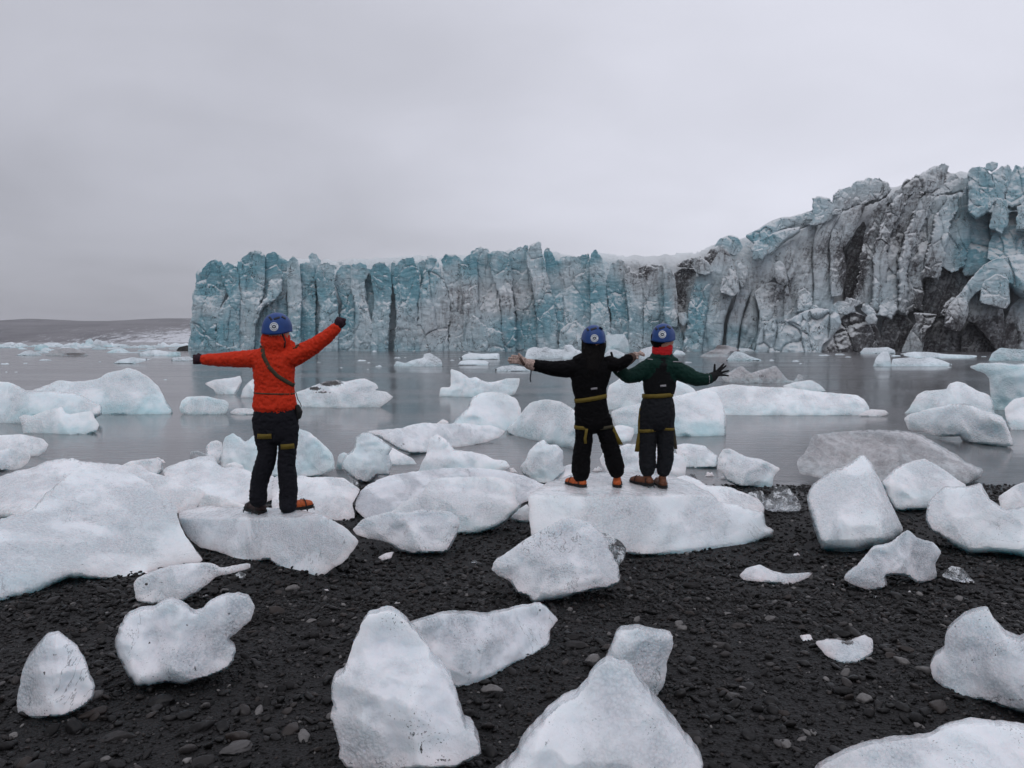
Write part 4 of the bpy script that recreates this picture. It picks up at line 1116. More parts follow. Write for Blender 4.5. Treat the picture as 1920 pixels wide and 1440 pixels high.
B20, bvh_kids = block(Q(GZ, [(118,330),(180,280),(250,240),(400,190),(550,172),(680,170),(850,172),(1080,190),(1200,225),(1280,258),(1360,300),(1430,370),(1550,395),(1640,420),(1742,450),(1762,540),(1815,570),(1800,602),(1640,662),(1620,692),(1540,702),(1400,722),(1100,742),(900,737),(780,722),(600,722),(300,700),(135,612),(122,480)]),
      'biggest smooth white ice block, carrying the two children', 'ice_mid', base=[one(GZ, 900, 738), one(GZ, 1700, 640)], lean=.75, flat=840 + 330 / 3.6923, tf=.16, nmax=6500, facets=1, rough=.55, cup=.32, blue=.03, bluefoot=.15, keep=True)
block(Q(GZ, [(1060,250),(1130,205),(1200,188),(1300,228),(1350,260),(1500,268),(1600,308),(1700,350),(1742,400),(1745,455),(1600,470),(1400,440),(1200,360)]),
      'wedge of white ice leaning on the back of the biggest standing block', 'ice_mid', base=[one(GZ, 1600, 470)], lean=1.3)
berg(Q(GZ, [(605,80),(640,20),(740,-5),(800,-30),(900,-25),(1050,10),(1140,40),(1192,70),(1207,110),(1200,185),(1120,250),(700,260)]),
     'rounded white ice boulder in the shallows behind the shins of the two children', 'ice_mid', base=[one(GZ, 900, 250)], lean=.6, dip=.0, bluefoot=.1)
block(Q(B, [(888,265),(905,225),(960,190),(1060,120),(1130,80),(1230,28),(1330,45),(1402,100),(1440,180),(1472,250),(1482,320),(1430,350),(1350,362),(1200,402),(1085,420),(1060,392),(1010,372),(970,312),(920,292)]),
      'egg-shaped white ice block on the gravel in front of the biggest standing block', 'ice_near', lean=.35, base=[one(B, 1150, 412)], rough=.7, dirt=[(1020,985,16,6,.3),(952,1062,8,8,.4),(1150,1105,14,9,.45)])
block(Q(B, [(1390,92),(1450,110),(1490,140),(1513,170),(1502,220),(1470,255),(1440,240),(1430,170)]), 'thin clear ice shard stuck to the right side of the egg-shaped block', 'ice_clear', name='ice_shard', cat='ice shard', lean=.2, base=[one(B, 1470, 330)], tf=.2, tb=.3, facets=6)
block(Q(B, [(143,935),(172,910),(153,860),(165,770),(215,720),(255,620),(290,520),(330,468),(430,456),(480,490),(560,590),(640,690),(700,760),(735,860),(770,990),(812,1010),(848,1110),(790,1142),(740,1172),(640,1188),(400,1192),(230,1180),(185,1132),(200,1090),(160,1000)]),
      'tall pointed white ice block with a ledge low on its left side', 'ice_near', base=[one(B, 450, 1190)], lean=.3, nmax=6000, rough=.8, facets=3, tf=.26, creases=[(one(B, 590, 1110), one(B, 330, 850), .22)],
      dirt=[(770,1375,16,12,.42),(740,1350,12,8,.36),(700,1380,8,20,.4),(790,1400,4,22,.62),(660,1432,40,5,.55),(830,1425,20,5,.5)])
block(Q(B, [(505,522),(560,505),(640,480),(700,470),(860,480),(960,455),(1112,423),(1160,455),(1198,500),(1160,540),(1157,612),(1100,652),(1010,692),(930,752),(830,802),(720,812),(640,720),(560,620)]),
      'pointed slab of grainy translucent ice leaning behind the tall pointed block', 'ice_grain', base=[one(B, 720, 808), one(B, 1150, 640)], lean=.6, tf=.26, dirt=[(990,1227,6,3,.7),(950,1238,6,3,.6),(885,1260,30,10,.42),(1012,1144,4,3,.8)])
block(Q(B, [(1410,690),(1470,543),(1570,530),(1650,555),(1730,568),(1722,630),(1697,690),(1692,780),(1650,855),(1560,860),(1450,800)]),
      'smooth white tooth-like ice block standing behind the big triangular one', 'ice_near', lean=.2, base=[one(B, 1640, 855)], rough=.5, facets=2)
block(Q(B, [(880,1260),(950,1182),(1000,1130),(1060,1030),(1150,930),(1270,850),(1330,800),(1360,740),(1428,676),(1480,720),(1530,735),(1620,830),(1720,980),(1850,1130),(1865,1170),(1840,1240),(1700,1300),(1400,1320),(1000,1320),(880,1300)]),
      'big triangular white ice block with a long right ridge, cut by the bottom of view', 'ice_near', cup=.4, lean=.35, base=[one(B, 1400, 1310)], nmax=6500, rough=.55, facets=2, tf=.28, creases=[(one(B, 1790, 1180), one(B, 1470, 715), .9)],
      dirt=[(1130,1310,30,14,.34),(1030,1390,14,24,.40),(1140,1255,30,8,.3)])
block(Q(RZ, [(520,1470),(560,1430),(640,1390),(760,1340),(900,1320),(1020,1308),(1100,1265),(1200,1238),(1330,1260),(1440,1275),(1620,1300),(1700,1400),(1700,1530),(1300,1560),(700,1550)]),
      'low white ice slab filling the corner below the notched heart-shaped ice', 'ice_near', lean=.8, base=[one(RZ, 1000, 1545)], nmax=5000, rough=.6)
block(Q(RZ, [(1030,1000),(1050,960),(1095,930),(1100,850),(1140,810),(1190,770),(1280,750),(1310,800),(1360,860),(1420,892),(1450,880),(1560,850),(1660,860),(1700,1000),(1690,1240),(1560,1245),(1440,1202),(1300,1152),(1200,1132),(1130,1112),(1050,1052)]),
      'notched heart-shaped white ice block streaked with dark lines', 'ice_near', lean=.35, base=[one(RZ, 1130, 1118), one(RZ, 1500, 1230)], nmax=5000, dirt=[(1878,1235,14,4,.45),(1900,1312,40,4,.55)])
block(Q(RZ, [(528,890),(600,880),(680,890),(740,860),(782,880),(782,940),(720,982),(650,988),(580,952)]), 'flat white ice chip half covered with grit, alone on open gravel', 'ice_grain', name='ice_chip', cat='ice chip', lean=1.2, dirt=[(1590,1205,26,6,.75)])
block(Q(RZ, [(462,862),(510,858),(524,890),(480,895)]), 'tiny grey ice chip beside the grit-covered chip', 'ice_grain', name='ice_chip', cat='ice chip', lean=.8)
block(Q(RZ, [(200,602),(230,570),(290,553),(340,580),(400,595),(522,588),(500,612),(420,643),(330,632),(220,622)]), 'banana-shaped grey ice piece lying on the gravel', 'ice_grain', lean=1.0, tf=.4)
block(Q(RZ, [(652,612),(720,550),(780,480),(860,460),(900,425),(935,403),(980,440),(1050,460),(1080,500),(1052,550),(1062,612),(980,638),(930,602),(870,597),(835,605),(847,652),(770,667),(700,642)]),
      'arched grainy grey ice block with an open hollow beneath', 'ice_grain', lean=.3, base=[one(RZ, 770, 664), one(RZ, 1040, 630)], tf=.36)
block(Q(RZ, [(1080,605),(1120,560),(1170,568),(1230,638),(1150,628)]), 'small clear ice wedge right of the arched grey block', 'ice_clear', name='ice_shard', cat='ice shard', lean=.4)
block(Q(RZ, [(498,260),(520,210),(590,150),(650,130),(740,72),(777,110),(822,210),(882,330),(913,400),(880,440),(800,482),(700,497),(560,492),(535,420),(508,330)]),
      'bright white faceted ice wedge with a sharp peak', 'ice_mid', lean=.75, base=[one(RZ, 650, 494)], facets=1, rough=.5, cup=.25, tf=.42, creases=[(one(RZ, 830, 440), one(RZ, 750, 72), 1.3), (one(RZ, 535, 448), one(RZ, 840, 438), 1.0)], bluefoot=.35)
block(Q(RZ, [(815,195),(900,120),(1000,93),(1060,120),(1130,170),(1190,212),(1150,300),(1000,315),(880,320),(845,260)]), 'smooth white ice dome behind the faceted wedge', 'ice_mid', lean=.6, base=[one(RZ, 960, 318)], rough=.4, facets=1, cup=.3, bluefoot=.5)
block(Q(RZ, [(1008,350),(1030,270),(1100,213),(1200,215),(1250,198),(1290,270),(1350,312),(1440,302),(1600,280),(1680,360),(1680,540),(1560,545),(1440,522),(1330,502),(1200,507),(1130,472),(1080,432),(1030,402)]),
      'white ice block with a scooped saddle, right of the faceted wedge', 'ice_mid', lean=.5, base=[one(RZ, 1210, 507), one(RZ, 1500, 540)], rough=.6, facets=2, bluefoot=.35)
block(Q(RZ, [(1325,262),(1400,210),(1440,196),(1600,180),(1680,260),(1680,330),(1440,345),(1350,335)]), 'white ice block behind the saddle-shaped one', 'ice_mid', lean=.5, base=[one(RZ, 1450, 345)])
berg(Q(E, [(-25,1010),(50,930),(98,812),(130,788),(300,770),(500,750),(700,746),(880,753),(1000,775),(1080,820),(1200,890),(1340,970),(1400,1020),(1545,1080),(1530,1142),(1420,1222),(1300,1215),(600,1200),(180,1155),(0,1115)]),
     'broad dirty grey ice dome lying in the shallows', 'ice_dirty', base=[one(E, 500, 1200)], lean=1.1, dip=.0, tf=.35, nmax=5000, rough=.6, facets=1, bluefoot=.2)
berg(Q(PZ, [(1005,1080),(1030,960),(1060,910),(1120,903),(1200,950),(1260,975),(1400,1000),(1545,1075),(1492,1130),(1472,1222),(1440,1235),(1200,1225),(1100,1185),(1060,1120)]),
     'white ice lump with a beak pointing right, at the water edge', 'ice_mid', lean=.4, dip=.0, base=[one(PZ, 1300, 1232)])
berg(Q(PZ, [(655,880),(740,860),(900,880),(950,920),(1020,970),(1020,1062),(740,1065),(690,1010)]), 'flat white floe right of the shins of the child in green', 'ice_mid', lean=.8, dip=.05)
block(Q(PZ, [(1398,1400),(1440,1310),(1500,1230),(1600,1218),(1680,1310),(1722,1400),(1700,1435),(1450,1435)]), 'clear glassy ice lump on the wet gravel beside the biggest block', 'ice_clear', name='ice_shard', cat='ice shard', lean=.3, dirt=[(1460,930,10,10,.4)])
block(Q(PZ, [(1265,1275),(1390,1258),(1425,1340),(1402,1435),(1340,1410)]), 'clear glassy ice piece touching the right end of the biggest block', 'ice_clear', name='ice_shard', cat='ice shard', lean=.3)
block(Q(B, [(365,210),(400,190),(440,183),(425,215),(385,223)]), 'thin flat ice chip on the gravel below the rounded grey block', 'ice_grain', name='ice_chip', cat='ice chip', lean=1.0)

for nm_, pts_ in (('broken white chunk on the wide flat slab by the knees of the orange figure', [(480,800),(500,760),(560,745),(620,770),(640,815),(560,830)]),
                  ('jagged grey chunk at the left end of the wide flat slab', [(40,850),(60,800),(110,770),(170,790),(190,850),(110,880)]),
                  ('small white chunk on the flat slab beside the right boot of the person in orange', [(1290,900),(1310,860),(1380,865),(1440,910),(1480,960),(1380,960)]),
                  ('flat white chunk leaning on the wide flat slab behind the two-lobed block', [(280,1110),(300,1030),(340,985),(430,1000),(560,1040),(660,1075),(640,1120)])):
    block(Q(C4, pts_), nm_, 'ice_mid', base=[one(C4, pts_[0][0], max(p[1] for p in pts_) + 90)], lean=.5, facets=6)
# ---- floating bergs, near to far
berg(Q(H, [(-240,150),(0,148),(170,141),(330,175),(375,220),(350,270),(280,307),(200,312),(-240,310)]), 'smooth rounded white floe at the left bank', 'ice_mid', lean=.7, dip=.05)
berg(Q(H, [(-240,280),(0,262),(120,238),(190,255),(238,310),(215,360),(150,402),(0,417),(-240,425)]), 'grainy white floe right in front of the smooth rounded floe', 'ice_mid', lean=.6, dip=.05)
berg(Q(H, [(930,385),(1000,350),(1100,335),(1220,323),(1252,350),(1262,420),(1200,462),(1080,450)]), 'small grey slab of ice behind the broad smooth slab', 'ice_mid', lean=.6, dip=.1)
berg(Q(LZ, [(-220,660),(-120,640),(0,623),(60,628),(120,650),(200,690),(350,690),(480,700),(580,710),(680,760),(762,800),(765,842),(700,865),(650,905),(0,932),(-220,940)]),
     'wide sloping pale blue iceberg beside a domed one', 'ice_far', base=[one(LZ, 300, 925)], blue=.22, lean=.6, nmax=3600, facets=2)
berg(Q(LZ, [(230,695),(350,650),(440,613),(480,613),(540,622),(620,620),(740,600),(800,560),(880,540),(970,523),(1040,545),(1130,600),(1200,670),(1240,750),(1295,800),(1285,850),(1080,856),(820,858),(600,850),(300,800)]),
     'domed white iceberg with a turquoise band along the water', 'ice_far', base=[one(LZ, 1000, 856)], bluefoot=1.0, blue=.1, lean=.5, nmax=3600, facets=2, rough=.7)
berg(Q(LZ, [(138,890),(180,870),(240,880),(340,840),(462,810),(480,840),(492,857),(530,867),(690,840),(707,890),(742,940),(730,972),(600,998),(430,1012),(280,1008),(180,992),(163,940)]),
     'low white iceberg with a tilted flake on top', 'ice_far', base=[one(LZ, 430, 1010)], lean=.6, facets=4, blue=.15)
berg(Q(C4, [(145,340),(160,290),(200,255),(350,250),(420,270),(490,280),(518,310),(500,360),(420,387),(250,382),(160,362)]), 'rounded translucent pale floe left of the hips of the person in orange', 'ice_far', blue=.4, lean=.6)
berg(Q(C4, [(332,157),(400,130),(480,120),(560,110),(602,98),(615,140),(595,185),(560,235),(430,230),(405,195)]), 'white flake of ice tilted above a grey underside', 'ice_far', lean=.6, dirt=[(420,736,16,6,.42)])
berg(Q(C4, [(600,250),(620,200),(660,150),(700,122),(780,115),(800,255),(690,262)]), 'white berg half hidden behind the waist of the person in orange', 'ice_far', lean=.5)
berg(Q(C4, [(520,375),(560,345),(620,340),(720,348),(720,382),(600,390)]), 'thin plate of clear ice on the water by the hip of the person in orange', 'ice_far', blue=.3, lean=1.5)
berg(Q(C4, [(990,320),(1000,230),(1080,203),(1160,170),(1250,140),(1320,128),(1390,145),(1480,123),(1540,120),(1620,158),(1638,190),(1610,207),(1700,220),(1748,255),(1700,282),(1650,302),(1600,322),(1400,333),(1200,337),(1050,332)]),
     'white iceberg blackened with ash on its left shoulder', 'ice_far', base=[one(C4, 1300, 335)], lean=.6, facets=4, dirt=[(620,718,26,8,1.0),(590,728,18,5,.8),(605,736,26,3.5,.7)])
berg(Q(MZ, [(763,402),(780,355),(858,355),(855,213),(930,240),(1000,290),(1050,280),(1110,310),(1180,320),(1300,290),(1398,288),(1392,340),(1352,392),(1100,432),(780,433)]),
     'winged white iceberg with a curved horn', 'ice_far', base=[one(MZ, 950, 432)], blue=.15, lean=.5, facets=3)
berg(Q(TZ, [(870,375),(1030,250),(1050,190),(1120,150),(1200,138),(1300,150),(1390,190),(1422,260),(1427,310),(1392,370),(1312,418),(1100,425),(880,420)]),
     'smooth white dome of ice tapering to the left', 'ice_far', base=[one(TZ, 1200, 422)], bluefoot=.8, lean=.4, facets=1, rough=.4, cup=.3, tf=.5)
berg(Q(TZ, [(785,380),(840,343),(885,362),(880,395)]), 'small white ice knob at the tail of the smooth dome', 'ice_far', lean=.4)
berg(Q(TZ, [(1313,417),(1430,300),(1500,220),(1620,193),(1720,210),(1820,270),(1900,340),(1930,440),(1900,535),(1700,543),(1600,515),(1450,473),(1340,443)]),
     'white dome of ice with a raised seam, left of the child in black', 'ice_far', base=[one(TZ, 1350, 450), one(TZ, 1750, 540)], bluefoot=.7, lean=.4, facets=1, rough=.4, cup=.3, creases=[(one(TZ, 1560, 470), one(TZ, 1830, 365), .35)])
berg(Q(PZ, [(110,600),(200,560),(350,525),(480,490),(680,460),(800,430),(900,410),(1000,428),(1062,540),(1082,620),(1088,772),(900,782),(640,780),(330,790),(200,740)]),
     'large smooth berg with a turquoise base behind the hips of the child in green', 'ice_far', base=[one(PZ, 800, 782)], bluefoot=1.0, lean=.5, facets=2, rough=.45, nmax=3600)
berg([(1136,768), (1140,725), (1165,708), (1200,704), (1250,708), (1275,713), (1300,728), (1312,744), (1280,756), (1200,768)], 'grey-white berg seen between the two children', 'ice_far', blue=.1, lean=.5)
berg(Q(K, [(860,900),(900,872),(950,868),(1032,890),(1035,930),(1000,985),(930,990),(870,960)]), 'small clear ice lump beside the right knee of the child in black', 'ice_mid', lean=.4)
berg([(1285,760), (1300,735), (1330,727), (1370,721), (1400,723), (1440,726), (1480,727), (1537,735), (1577,738), (1608,741), (1621,750), (1630,761), (1627,769), (1613,776), (1520,777), (1447,776), (1385,774), (1320,772)],
     'long smooth white floe with folded top, right of the child in green', 'ice_far', base=[(1500, 777)], lean=.9, facets=1, rough=.6, nmax=3600, creases=[((1430, 768), (1340, 745), .3)])
berg([(1606,778), (1630,767), (1660,769), (1668,776), (1640,781)], 'thin yellowish ice tongue at the end of the long smooth floe', 'ice_far', lean=1.0)
berg(Q(PZ, [(1050,300),(1100,270),(1150,240),(1222,203),(1250,240),(1300,268),(1350,250),(1430,230),(1502,203),(1560,270),(1600,310),(1660,320),(1700,275),(1742,300),(1735,325),(1600,352),(1400,357),(1100,340)]),
     'dirt-stained grey iceberg with brown blotches', 'ice_dirty', base=[one(PZ, 1400, 350)], lean=.6, dirt=[(1428,706,14,7,.6),(1400,712,16,5,.45)])
berg(Q(W2, [(305,298),(400,270),(500,258),(560,290),(610,327),(500,335),(400,335)]), 'low rounded pale floe tucked behind the long smooth floe', 'ice_far', lean=.7, blue=.2)
berg(Q(E, [(845,582),(920,545),(990,450),(1050,420),(1230,405),(1260,360),(1330,338),(1400,360),(1480,410),(1590,450),(1632,510),(1645,580),(1500,610),(1000,606)]), 'white humped iceberg behind a wedge-fronted one', 'ice_far', base=[one(E, 1200, 606)], lean=.5, facets=3)
berg(Q(E, [(878,650),(920,620),(1100,570),(1280,530),(1410,523),(1500,560),(1600,590),(1642,610),(1700,630),(1732,680),(1803,850),(1800,880),(1450,870),(1360,822),(1350,797),(1170,802),(1050,762),(920,752)]),
     'wedge-fronted white iceberg with a flat grey end face', 'ice_far', base=[one(E, 1100, 810), one(E, 1600, 875)], lean=.4, dip=.02, facets=2, creases=[(one(E, 1340, 690), one(E, 1640, 620), .35)])
berg(Q(E, [(1430,215),(1530,183),(1700,185),(1800,190),(2000,185),(2300,190),(2300,580),(1700,578),(1620,568),(1610,440),(1600,320),(1560,265),(1500,250)]), 'square-topped blue iceberg with an overhanging lip', 'ice_far', base=[one(E, 1800, 578)], blue=.5, lean=.2)
berg(Q(E, [(1725,565),(1800,490),(1900,468),(2050,470),(2200,500),(2250,740),(1780,738),(1740,650)]), 'white iceberg in front of the square-topped blue one', 'ice_far', base=[one(E, 1850, 738)], lean=.5)
berg(Q(E, [(1585,155),(1620,100),(1690,53),(1800,65),(2000,75),(2300,90),(2300,162),(1900,165)]), 'rounded turquoise iceberg by the foot of the glacier', 'ice_vfar', base=[one(E, 1800, 163)], blue=.5, lean=.5)
berg(Q(E, [(612,200),(640,140),(690,88),(742,86),(762,140),(770,205),(690,212)]), 'cone-shaped white ice block at the end of a low flat floe', 'ice_vfar', base=[one(E, 690, 210)], lean=.4)
berg(Q(E, [(765,205),(780,150),(830,143),(960,133),(1000,150),(1100,133),(1200,160),(1292,190),(1200,207),(1000,210),(800,210)]), 'low flat white floe beside a cone-shaped block', 'ice_vfar', base=[one(E, 1000, 209)], lean=1.0)
berg(Q(E, [(488,105),(540,53),(640,55),(740,48),(802,75),(805,104)]), 'flat-topped white floe in front of the dirty glacier foot', 'ice_vfar', lean=.6)
berg(Q(E, [(870,118),(900,95),(960,88),(1100,90),(1220,108),(1490,118),(1492,130),(1320,142),(1000,138)]), 'long thin drawn-out white floe close to the glacier', 'ice_vfar', lean=1.2, blue=.1)
berg(Q(MZ, [(408,182),(430,153),(500,165),(560,145),(640,130),(648,100),(690,90),(742,118),(782,145),(797,190),(600,197)]), 'white floe with a humped end like a swan', 'ice_vfar', base=[one(MZ, 650, 196)], lean=.5)
berg(Q(MZ, [(918,132),(960,105),(1010,90),(1100,98),(1237,93),(1238,140),(1000,142)]), 'flat white floe, rear one of two lying parallel', 'ice_vfar', lean=.6)
berg(Q(MZ, [(908,182),(930,155),(1000,145),(1130,150),(1172,175),(1100,187)]), 'flat white floe, front one of two lying parallel', 'ice_vfar', lean=.6)
berg(Q(MZ, [(1188,222),(1250,195),(1340,186),(1430,200),(1500,215),(1490,232),(1250,234)]), 'low white floe under the glove of the child in black', 'ice_vfar', lean=.7)
berg(Q(MZ, [(1435,125),(1445,95),(1460,60),(1510,43),(1560,55),(1600,40),(1640,60),(1740,65),(1750,28),(1800,26),(1830,60),(1882,80),(1875,135),(1500,138)]), 'tabular white floe with a small block on top, left of the child in black', 'ice_vfar', base=[one(MZ, 1650, 137)], lean=.5, bluefoot=.4)
berg(Q(K, [(806,318),(815,260),(828,193),(900,186),(962,190),(992,240),(1003,315)]), 'rounded turquoise iceberg behind the head of the child in black', 'ice_vfar', blue=.35, bluefoot=1.0, lean=.4)
berg(Q(K, [(790,350),(850,300),(900,303),(965,332),(955,362)]), 'small white floe in front of the turquoise berg by the child in black', 'ice_vfar', lean=.6)
berg(Q(K, [(1070,372),(1080,305),(1130,285),(1172,278),(1200,300),(1190,372)]), 'white floe showing behind the neck of the child in green', 'ice_vfar', lean=.5)
berg(Q(K, [(1320,338),(1350,303),(1400,315),(1430,338)]), 'small pale floe right of the red scarf', 'ice_vfar', lean=.6)
berg(Q(K, [(1495,355),(1560,330),(1640,300),(1660,268),(1720,268),(1800,288),(1835,312),(1760,325),(1745,355),(1600,358)]), 'low brown dirt-covered floe at the foot of the glacier', 'ice_dirty', base=[one(K, 1620, 357)], lean=.6, dirt=[(1350,650,25,8,.8),(1335,662,40,5,.6)])
berg(Q(PZ, [(1075,160),(1130,110),(1160,83),(1230,95),(1290,125),(1385,147),(1375,163)]), 'bright blue-white berg in front of the brown dirt-covered floe', 'ice_vfar', lean=.5, blue=.2)
berg(Q(PZ, [(1170,82),(1200,58),(1280,60),(1355,88)]), 'thin white floe behind the brown dirt-covered floe', 'ice_vfar', lean=.6)
berg(Q(LZ, [(842,482),(890,460),(990,438),(1070,450),(1145,450),(1070,472),(960,487)]), 'low white floe with a small crest, alone on open water', 'ice_vfar', lean=.7)
berg(Q(LZ, [(1028,412),(1100,390),(1180,383),(1260,400),(1280,428),(1060,424)]), 'rounded white floe beside a turquoise one near the glacier end', 'ice_vfar', lean=.6)
berg(Q(LZ, [(1240,430),(1270,408),(1300,398),(1355,400),(1358,426)]), 'small turquoise floe touching a rounded white one', 'ice_vfar', lean=.6, blue=.7)
berg(Q(LZ, [(1278,462),(1300,440),(1420,433),(1460,455),(1350,467)]), 'flat white floe above the outstretched fist of the person in orange', 'ice_vfar', lean=.7)
rk = solid('rock', Q(LZ, [(1316,389),(1340,365),(1400,350),(1432,353),(1440,391)]), M['stone'], water=True, dip=.3, lean=.4, attrfn=lambda v2, V: {'tone': np.full(len(v2), .1)})
tag(rk, 'black rock at the water by the left end of the glacier', 'rock')
# distant pack at the head of the lake
berg(Q(LZ, [(102,427),(180,395),(230,386),(290,410),(335,427)]), 'white pyramid-shaped floe in the distant pack', 'ice_vfar', lean=.6)
berg(Q(LZ, [(325,427),(380,390),(440,373),(540,368),(640,400),(668,424)]), 'grey dirt-covered floe with a black underside in the distant pack', 'ice_dirty', lean=.6, dirt=[(140,664,26,3,1.0),(110,655,10,5,.5)])
berg(Q(LZ, [(250,385),(270,350),(310,338),(360,355),(375,385)]), 'turquoise rounded floe in the distant pack', 'ice_vfar', lean=.4, blue=1.0)
berg(Q(LZ, [(630,345),(645,312),(680,296),(705,325),(700,348)]), 'pale blue peaked berg in the distant pack', 'ice_vfar', lean=.4, blue=.5)
berg(Q(LZ, [(690,350),(705,320),(722,303),(760,315),(800,322),(845,352),(760,362)]), 'jagged white berg beside the pale blue peaked one in the distant pack', 'ice_vfar', lean=.4)
berg(Q(LZ, [(780,405),(850,380),(920,373),(1005,405)]), 'greenish low floe in the distant pack', 'ice_vfar', lean=.7, blue=.4)
rb = np.random.default_rng(5)
def floe_px(cx, yb, w, h):
    n = 7
    t = np.linspace(0, 1, n)
    top = [(cx + (a - .5) * w, yb - h * (math.sin(a * math.pi) ** .7) * rb.uniform(.45, 1.1)) for a in t]
    return [(cx - w / 2, yb)] + top[1:-1] + [(cx + w / 2, yb)]
pack = []
for k in range(64):
    yb = rb.choice([648.5, 650.5, 652.5, 655, 658, 662], p=[.22, .22, .2, .16, .12, .08])
    cx = rb.uniform(-60, 350); w = rb.uniform(14, 58) * (1.1 if yb < 653 else .9); hh = rb.uniform(3, 9) * (1.25 if yb < 651 else .9)
    bl_ = float(rb.choice([0, .1, .4]))
    berg(floe_px(cx, yb, w, hh), {0: 'white floe of the crowded pack below the far hills', .1: 'faintly bluish floe of the crowded pack below the far hills', .4: 'pale blue floe of the crowded pack below the far hills'}[bl_], 'ice_vfar', name='ice_floe', cat='ice floe', group='distant ice pack at the head of the lake',
         lean=.7, blue=bl_, nmax=260, base=[(cx, yb)])
for cx, yb, w, hh in [(702,660,10,3),(678,677,20,4),(745,672,14,3.5),(710,688,14,3.5),(692,681,7,2),(690,693,5,1.5),(848,676,9,2),(935,677,8,2),(880,661,6,1.6),(760,671,6,1.5),(10,683,20,3),(48,682,10,2.5),(85,676,28,3),
                      (12,698,6,2),(30,698,7,1.5),(187,679,6,2),(310,712,8,1.2),(1447,676,10,2.5),(1491,678,16,3),(1501,682,7,1.2),(1545,667,26,2.5),(1575,665,22,2.5),(1590,670,14,2),(1705,679,8,1.5),(1780,689,7,1.5),(1845,669,12,1.6),
                      (1290,680,16,2.5),(1680,668,22,3),(1695,664,16,2),(560,684,12,1.5),(598,680,10,1.5),(640,690,8,1.3)]:
    berg(floe_px(cx, yb, w, hh), 'tiny scrap of ice drifting on open water', 'ice_vfar', name='ice_scrap', cat='ice scrap', group='scraps of drifting ice', lean=.9, nmax=160, base=[(cx, yb)])

# small broken pieces between the blocks
rf_ = np.random.default_rng(21)
def crumb(cx, yb, w, h, water, label, group):
    n = 6
    pts = [(cx - w / 2, yb)] + [(cx + (t - .5) * w * .9 + rf_.normal(0, w * .05), yb - h * rf_.uniform(.45, 1.1) * math.sin(t * math.pi) ** .5) for t in np.linspace(.12, .88, n)] + [(cx + w / 2, yb - h * .08)]
    solid_ = solid('ice_fragment', pts, M['ice_mid'] if rf_.uniform() < .7 else M['ice_clear'], water=water, base=[(cx, yb)], lean=.5, tf=.45, facets=5, dip=.15 if water else 0, nmax=240, cup=.6)
    tag(solid_, label, 'ice fragment', group)
for cx, yb, w, h in [(664,912,22,12),(706,905,26,16),(742,898,18,10),(618,906,20,13),(985,905,24,13),(1010,898,18,10),(1296,900,26,12),(1330,893,20,9),(1362,898,24,11),(1120,884,20,10),(470,900,24,14),(440,884,18,9),(300,868,26,11),(960,886,22,10)]:
    crumb(cx, yb, w, h, True, 'small jagged ice fragment in the shallows between the stranded blocks', 'ice fragments in the shallows')
for cx, yb, w, h in [(466,1086,16,8),(745,1132,12,5),(612,1108,10,4),(1345,968,22,12),(1388,962,16,8),(1494,1042,14,6),(1560,1098,12,5),(1190,1068,10,5),(890,1055,12,5),(385,1120,12,6),(1640,1120,12,5),(1705,1112,10,5),(1840,1066,14,6),(985,1180,12,5)]:
    crumb(cx, yb, w, h, False, 'small ice crumb lying on the black gravel', 'ice crumbs on the gravel')

# ================================================================== people
def tube(path, radii, squash=1.0, n=18, caps=True, ref=(0, 1, 0)):
    """closed tapered tube; radii across the path, squash = thickness along ref"""
    P = np.array(path, float); R = np.array(radii, float)
    if R.ndim == 1:
        R = np.stack([R, R * squash], 1)
    Tn = np.gradient(P, axis=0)
    Tn /= np.linalg.norm(Tn, axis=1)[:, None]
    if caps:
        for e, sgn in ((0, -1), (-1, 1)):
            add_p, add_r = [], []
            for k in (35, 65, 88):
                a = math.radians(k)
                m = R[e].min() if R.ndim == 2 else R[e]
                add_p.append(P[e] + sgn * Tn[e] * math.sin(a) * m * .8)
                add_r.append(R[e] * math.cos(a))
            if e == 0:
                P = np.vstack([add_p[::-1], P]); R = np.vstack([add_r[::-1], R]); Tn = np.vstack([[Tn[0]] * 3, Tn])
            else:
                P = np.vstack([P, add_p]); R = np.vstack([R, add_r]); Tn = np.vstack([Tn, [Tn[-1]] * 3])
    V, Fc = [], []
    ref = np.array(ref, float)
    for p, t, r in zip(P, Tn, R):
        a = np.cross(ref, t); a /= np.linalg.norm(a) + 1e-9
        b = np.cross(t, a)
        for k in range(n):
            th = 2 * math.pi * k / n
            V.append(p + a * math.cos(th) * r[0] + b * math.sin(th) * r[1])
    m = len(P)
    for i in range(m - 1):
        for k in range(n):
            k2 = (k + 1) % n
            Fc.append((i * n + k, i * n + k2, (i + 1) * n + k2, (i + 1) * n + k))
    Fc.append(tuple(range(n))[::-1]); Fc.append(tuple((m - 1) * n + k for k in range(n)))
    return np.array(V), Fc
def ell(c, r, n=20, m=12, rot=None):
    V = []
    for i in range(1, m):
        ph = math.pi * i / m
        for k in range(n):
            th = 2 * math.pi * k / n
            V.append((math.sin(ph) * math.cos(th), math.sin(ph) * math.sin(th), math.cos(ph)))
    V += [(0, 0, 1), (0, 0, -1)]
    V = np.array(V) * np.array(r)
    if rot is not None:
        V = V @ np.array(rot).T
    Fc = []
    for i in range(m - 2):
        for k in range(n):
            k2 = (k + 1) % n
            Fc.append((i * n + k, (i + 1) * n + k, (i + 1) * n + k2, i * n + k2))
    t, b = (m - 1) * n, (m - 1) * n + 1
    for k in range(n):
        k2 = (k + 1) % n
        Fc.append((t, k, k2)); Fc.append((b, (m - 2) * n + k2, (m - 2) * n + k))
    return V + np.array(c), Fc
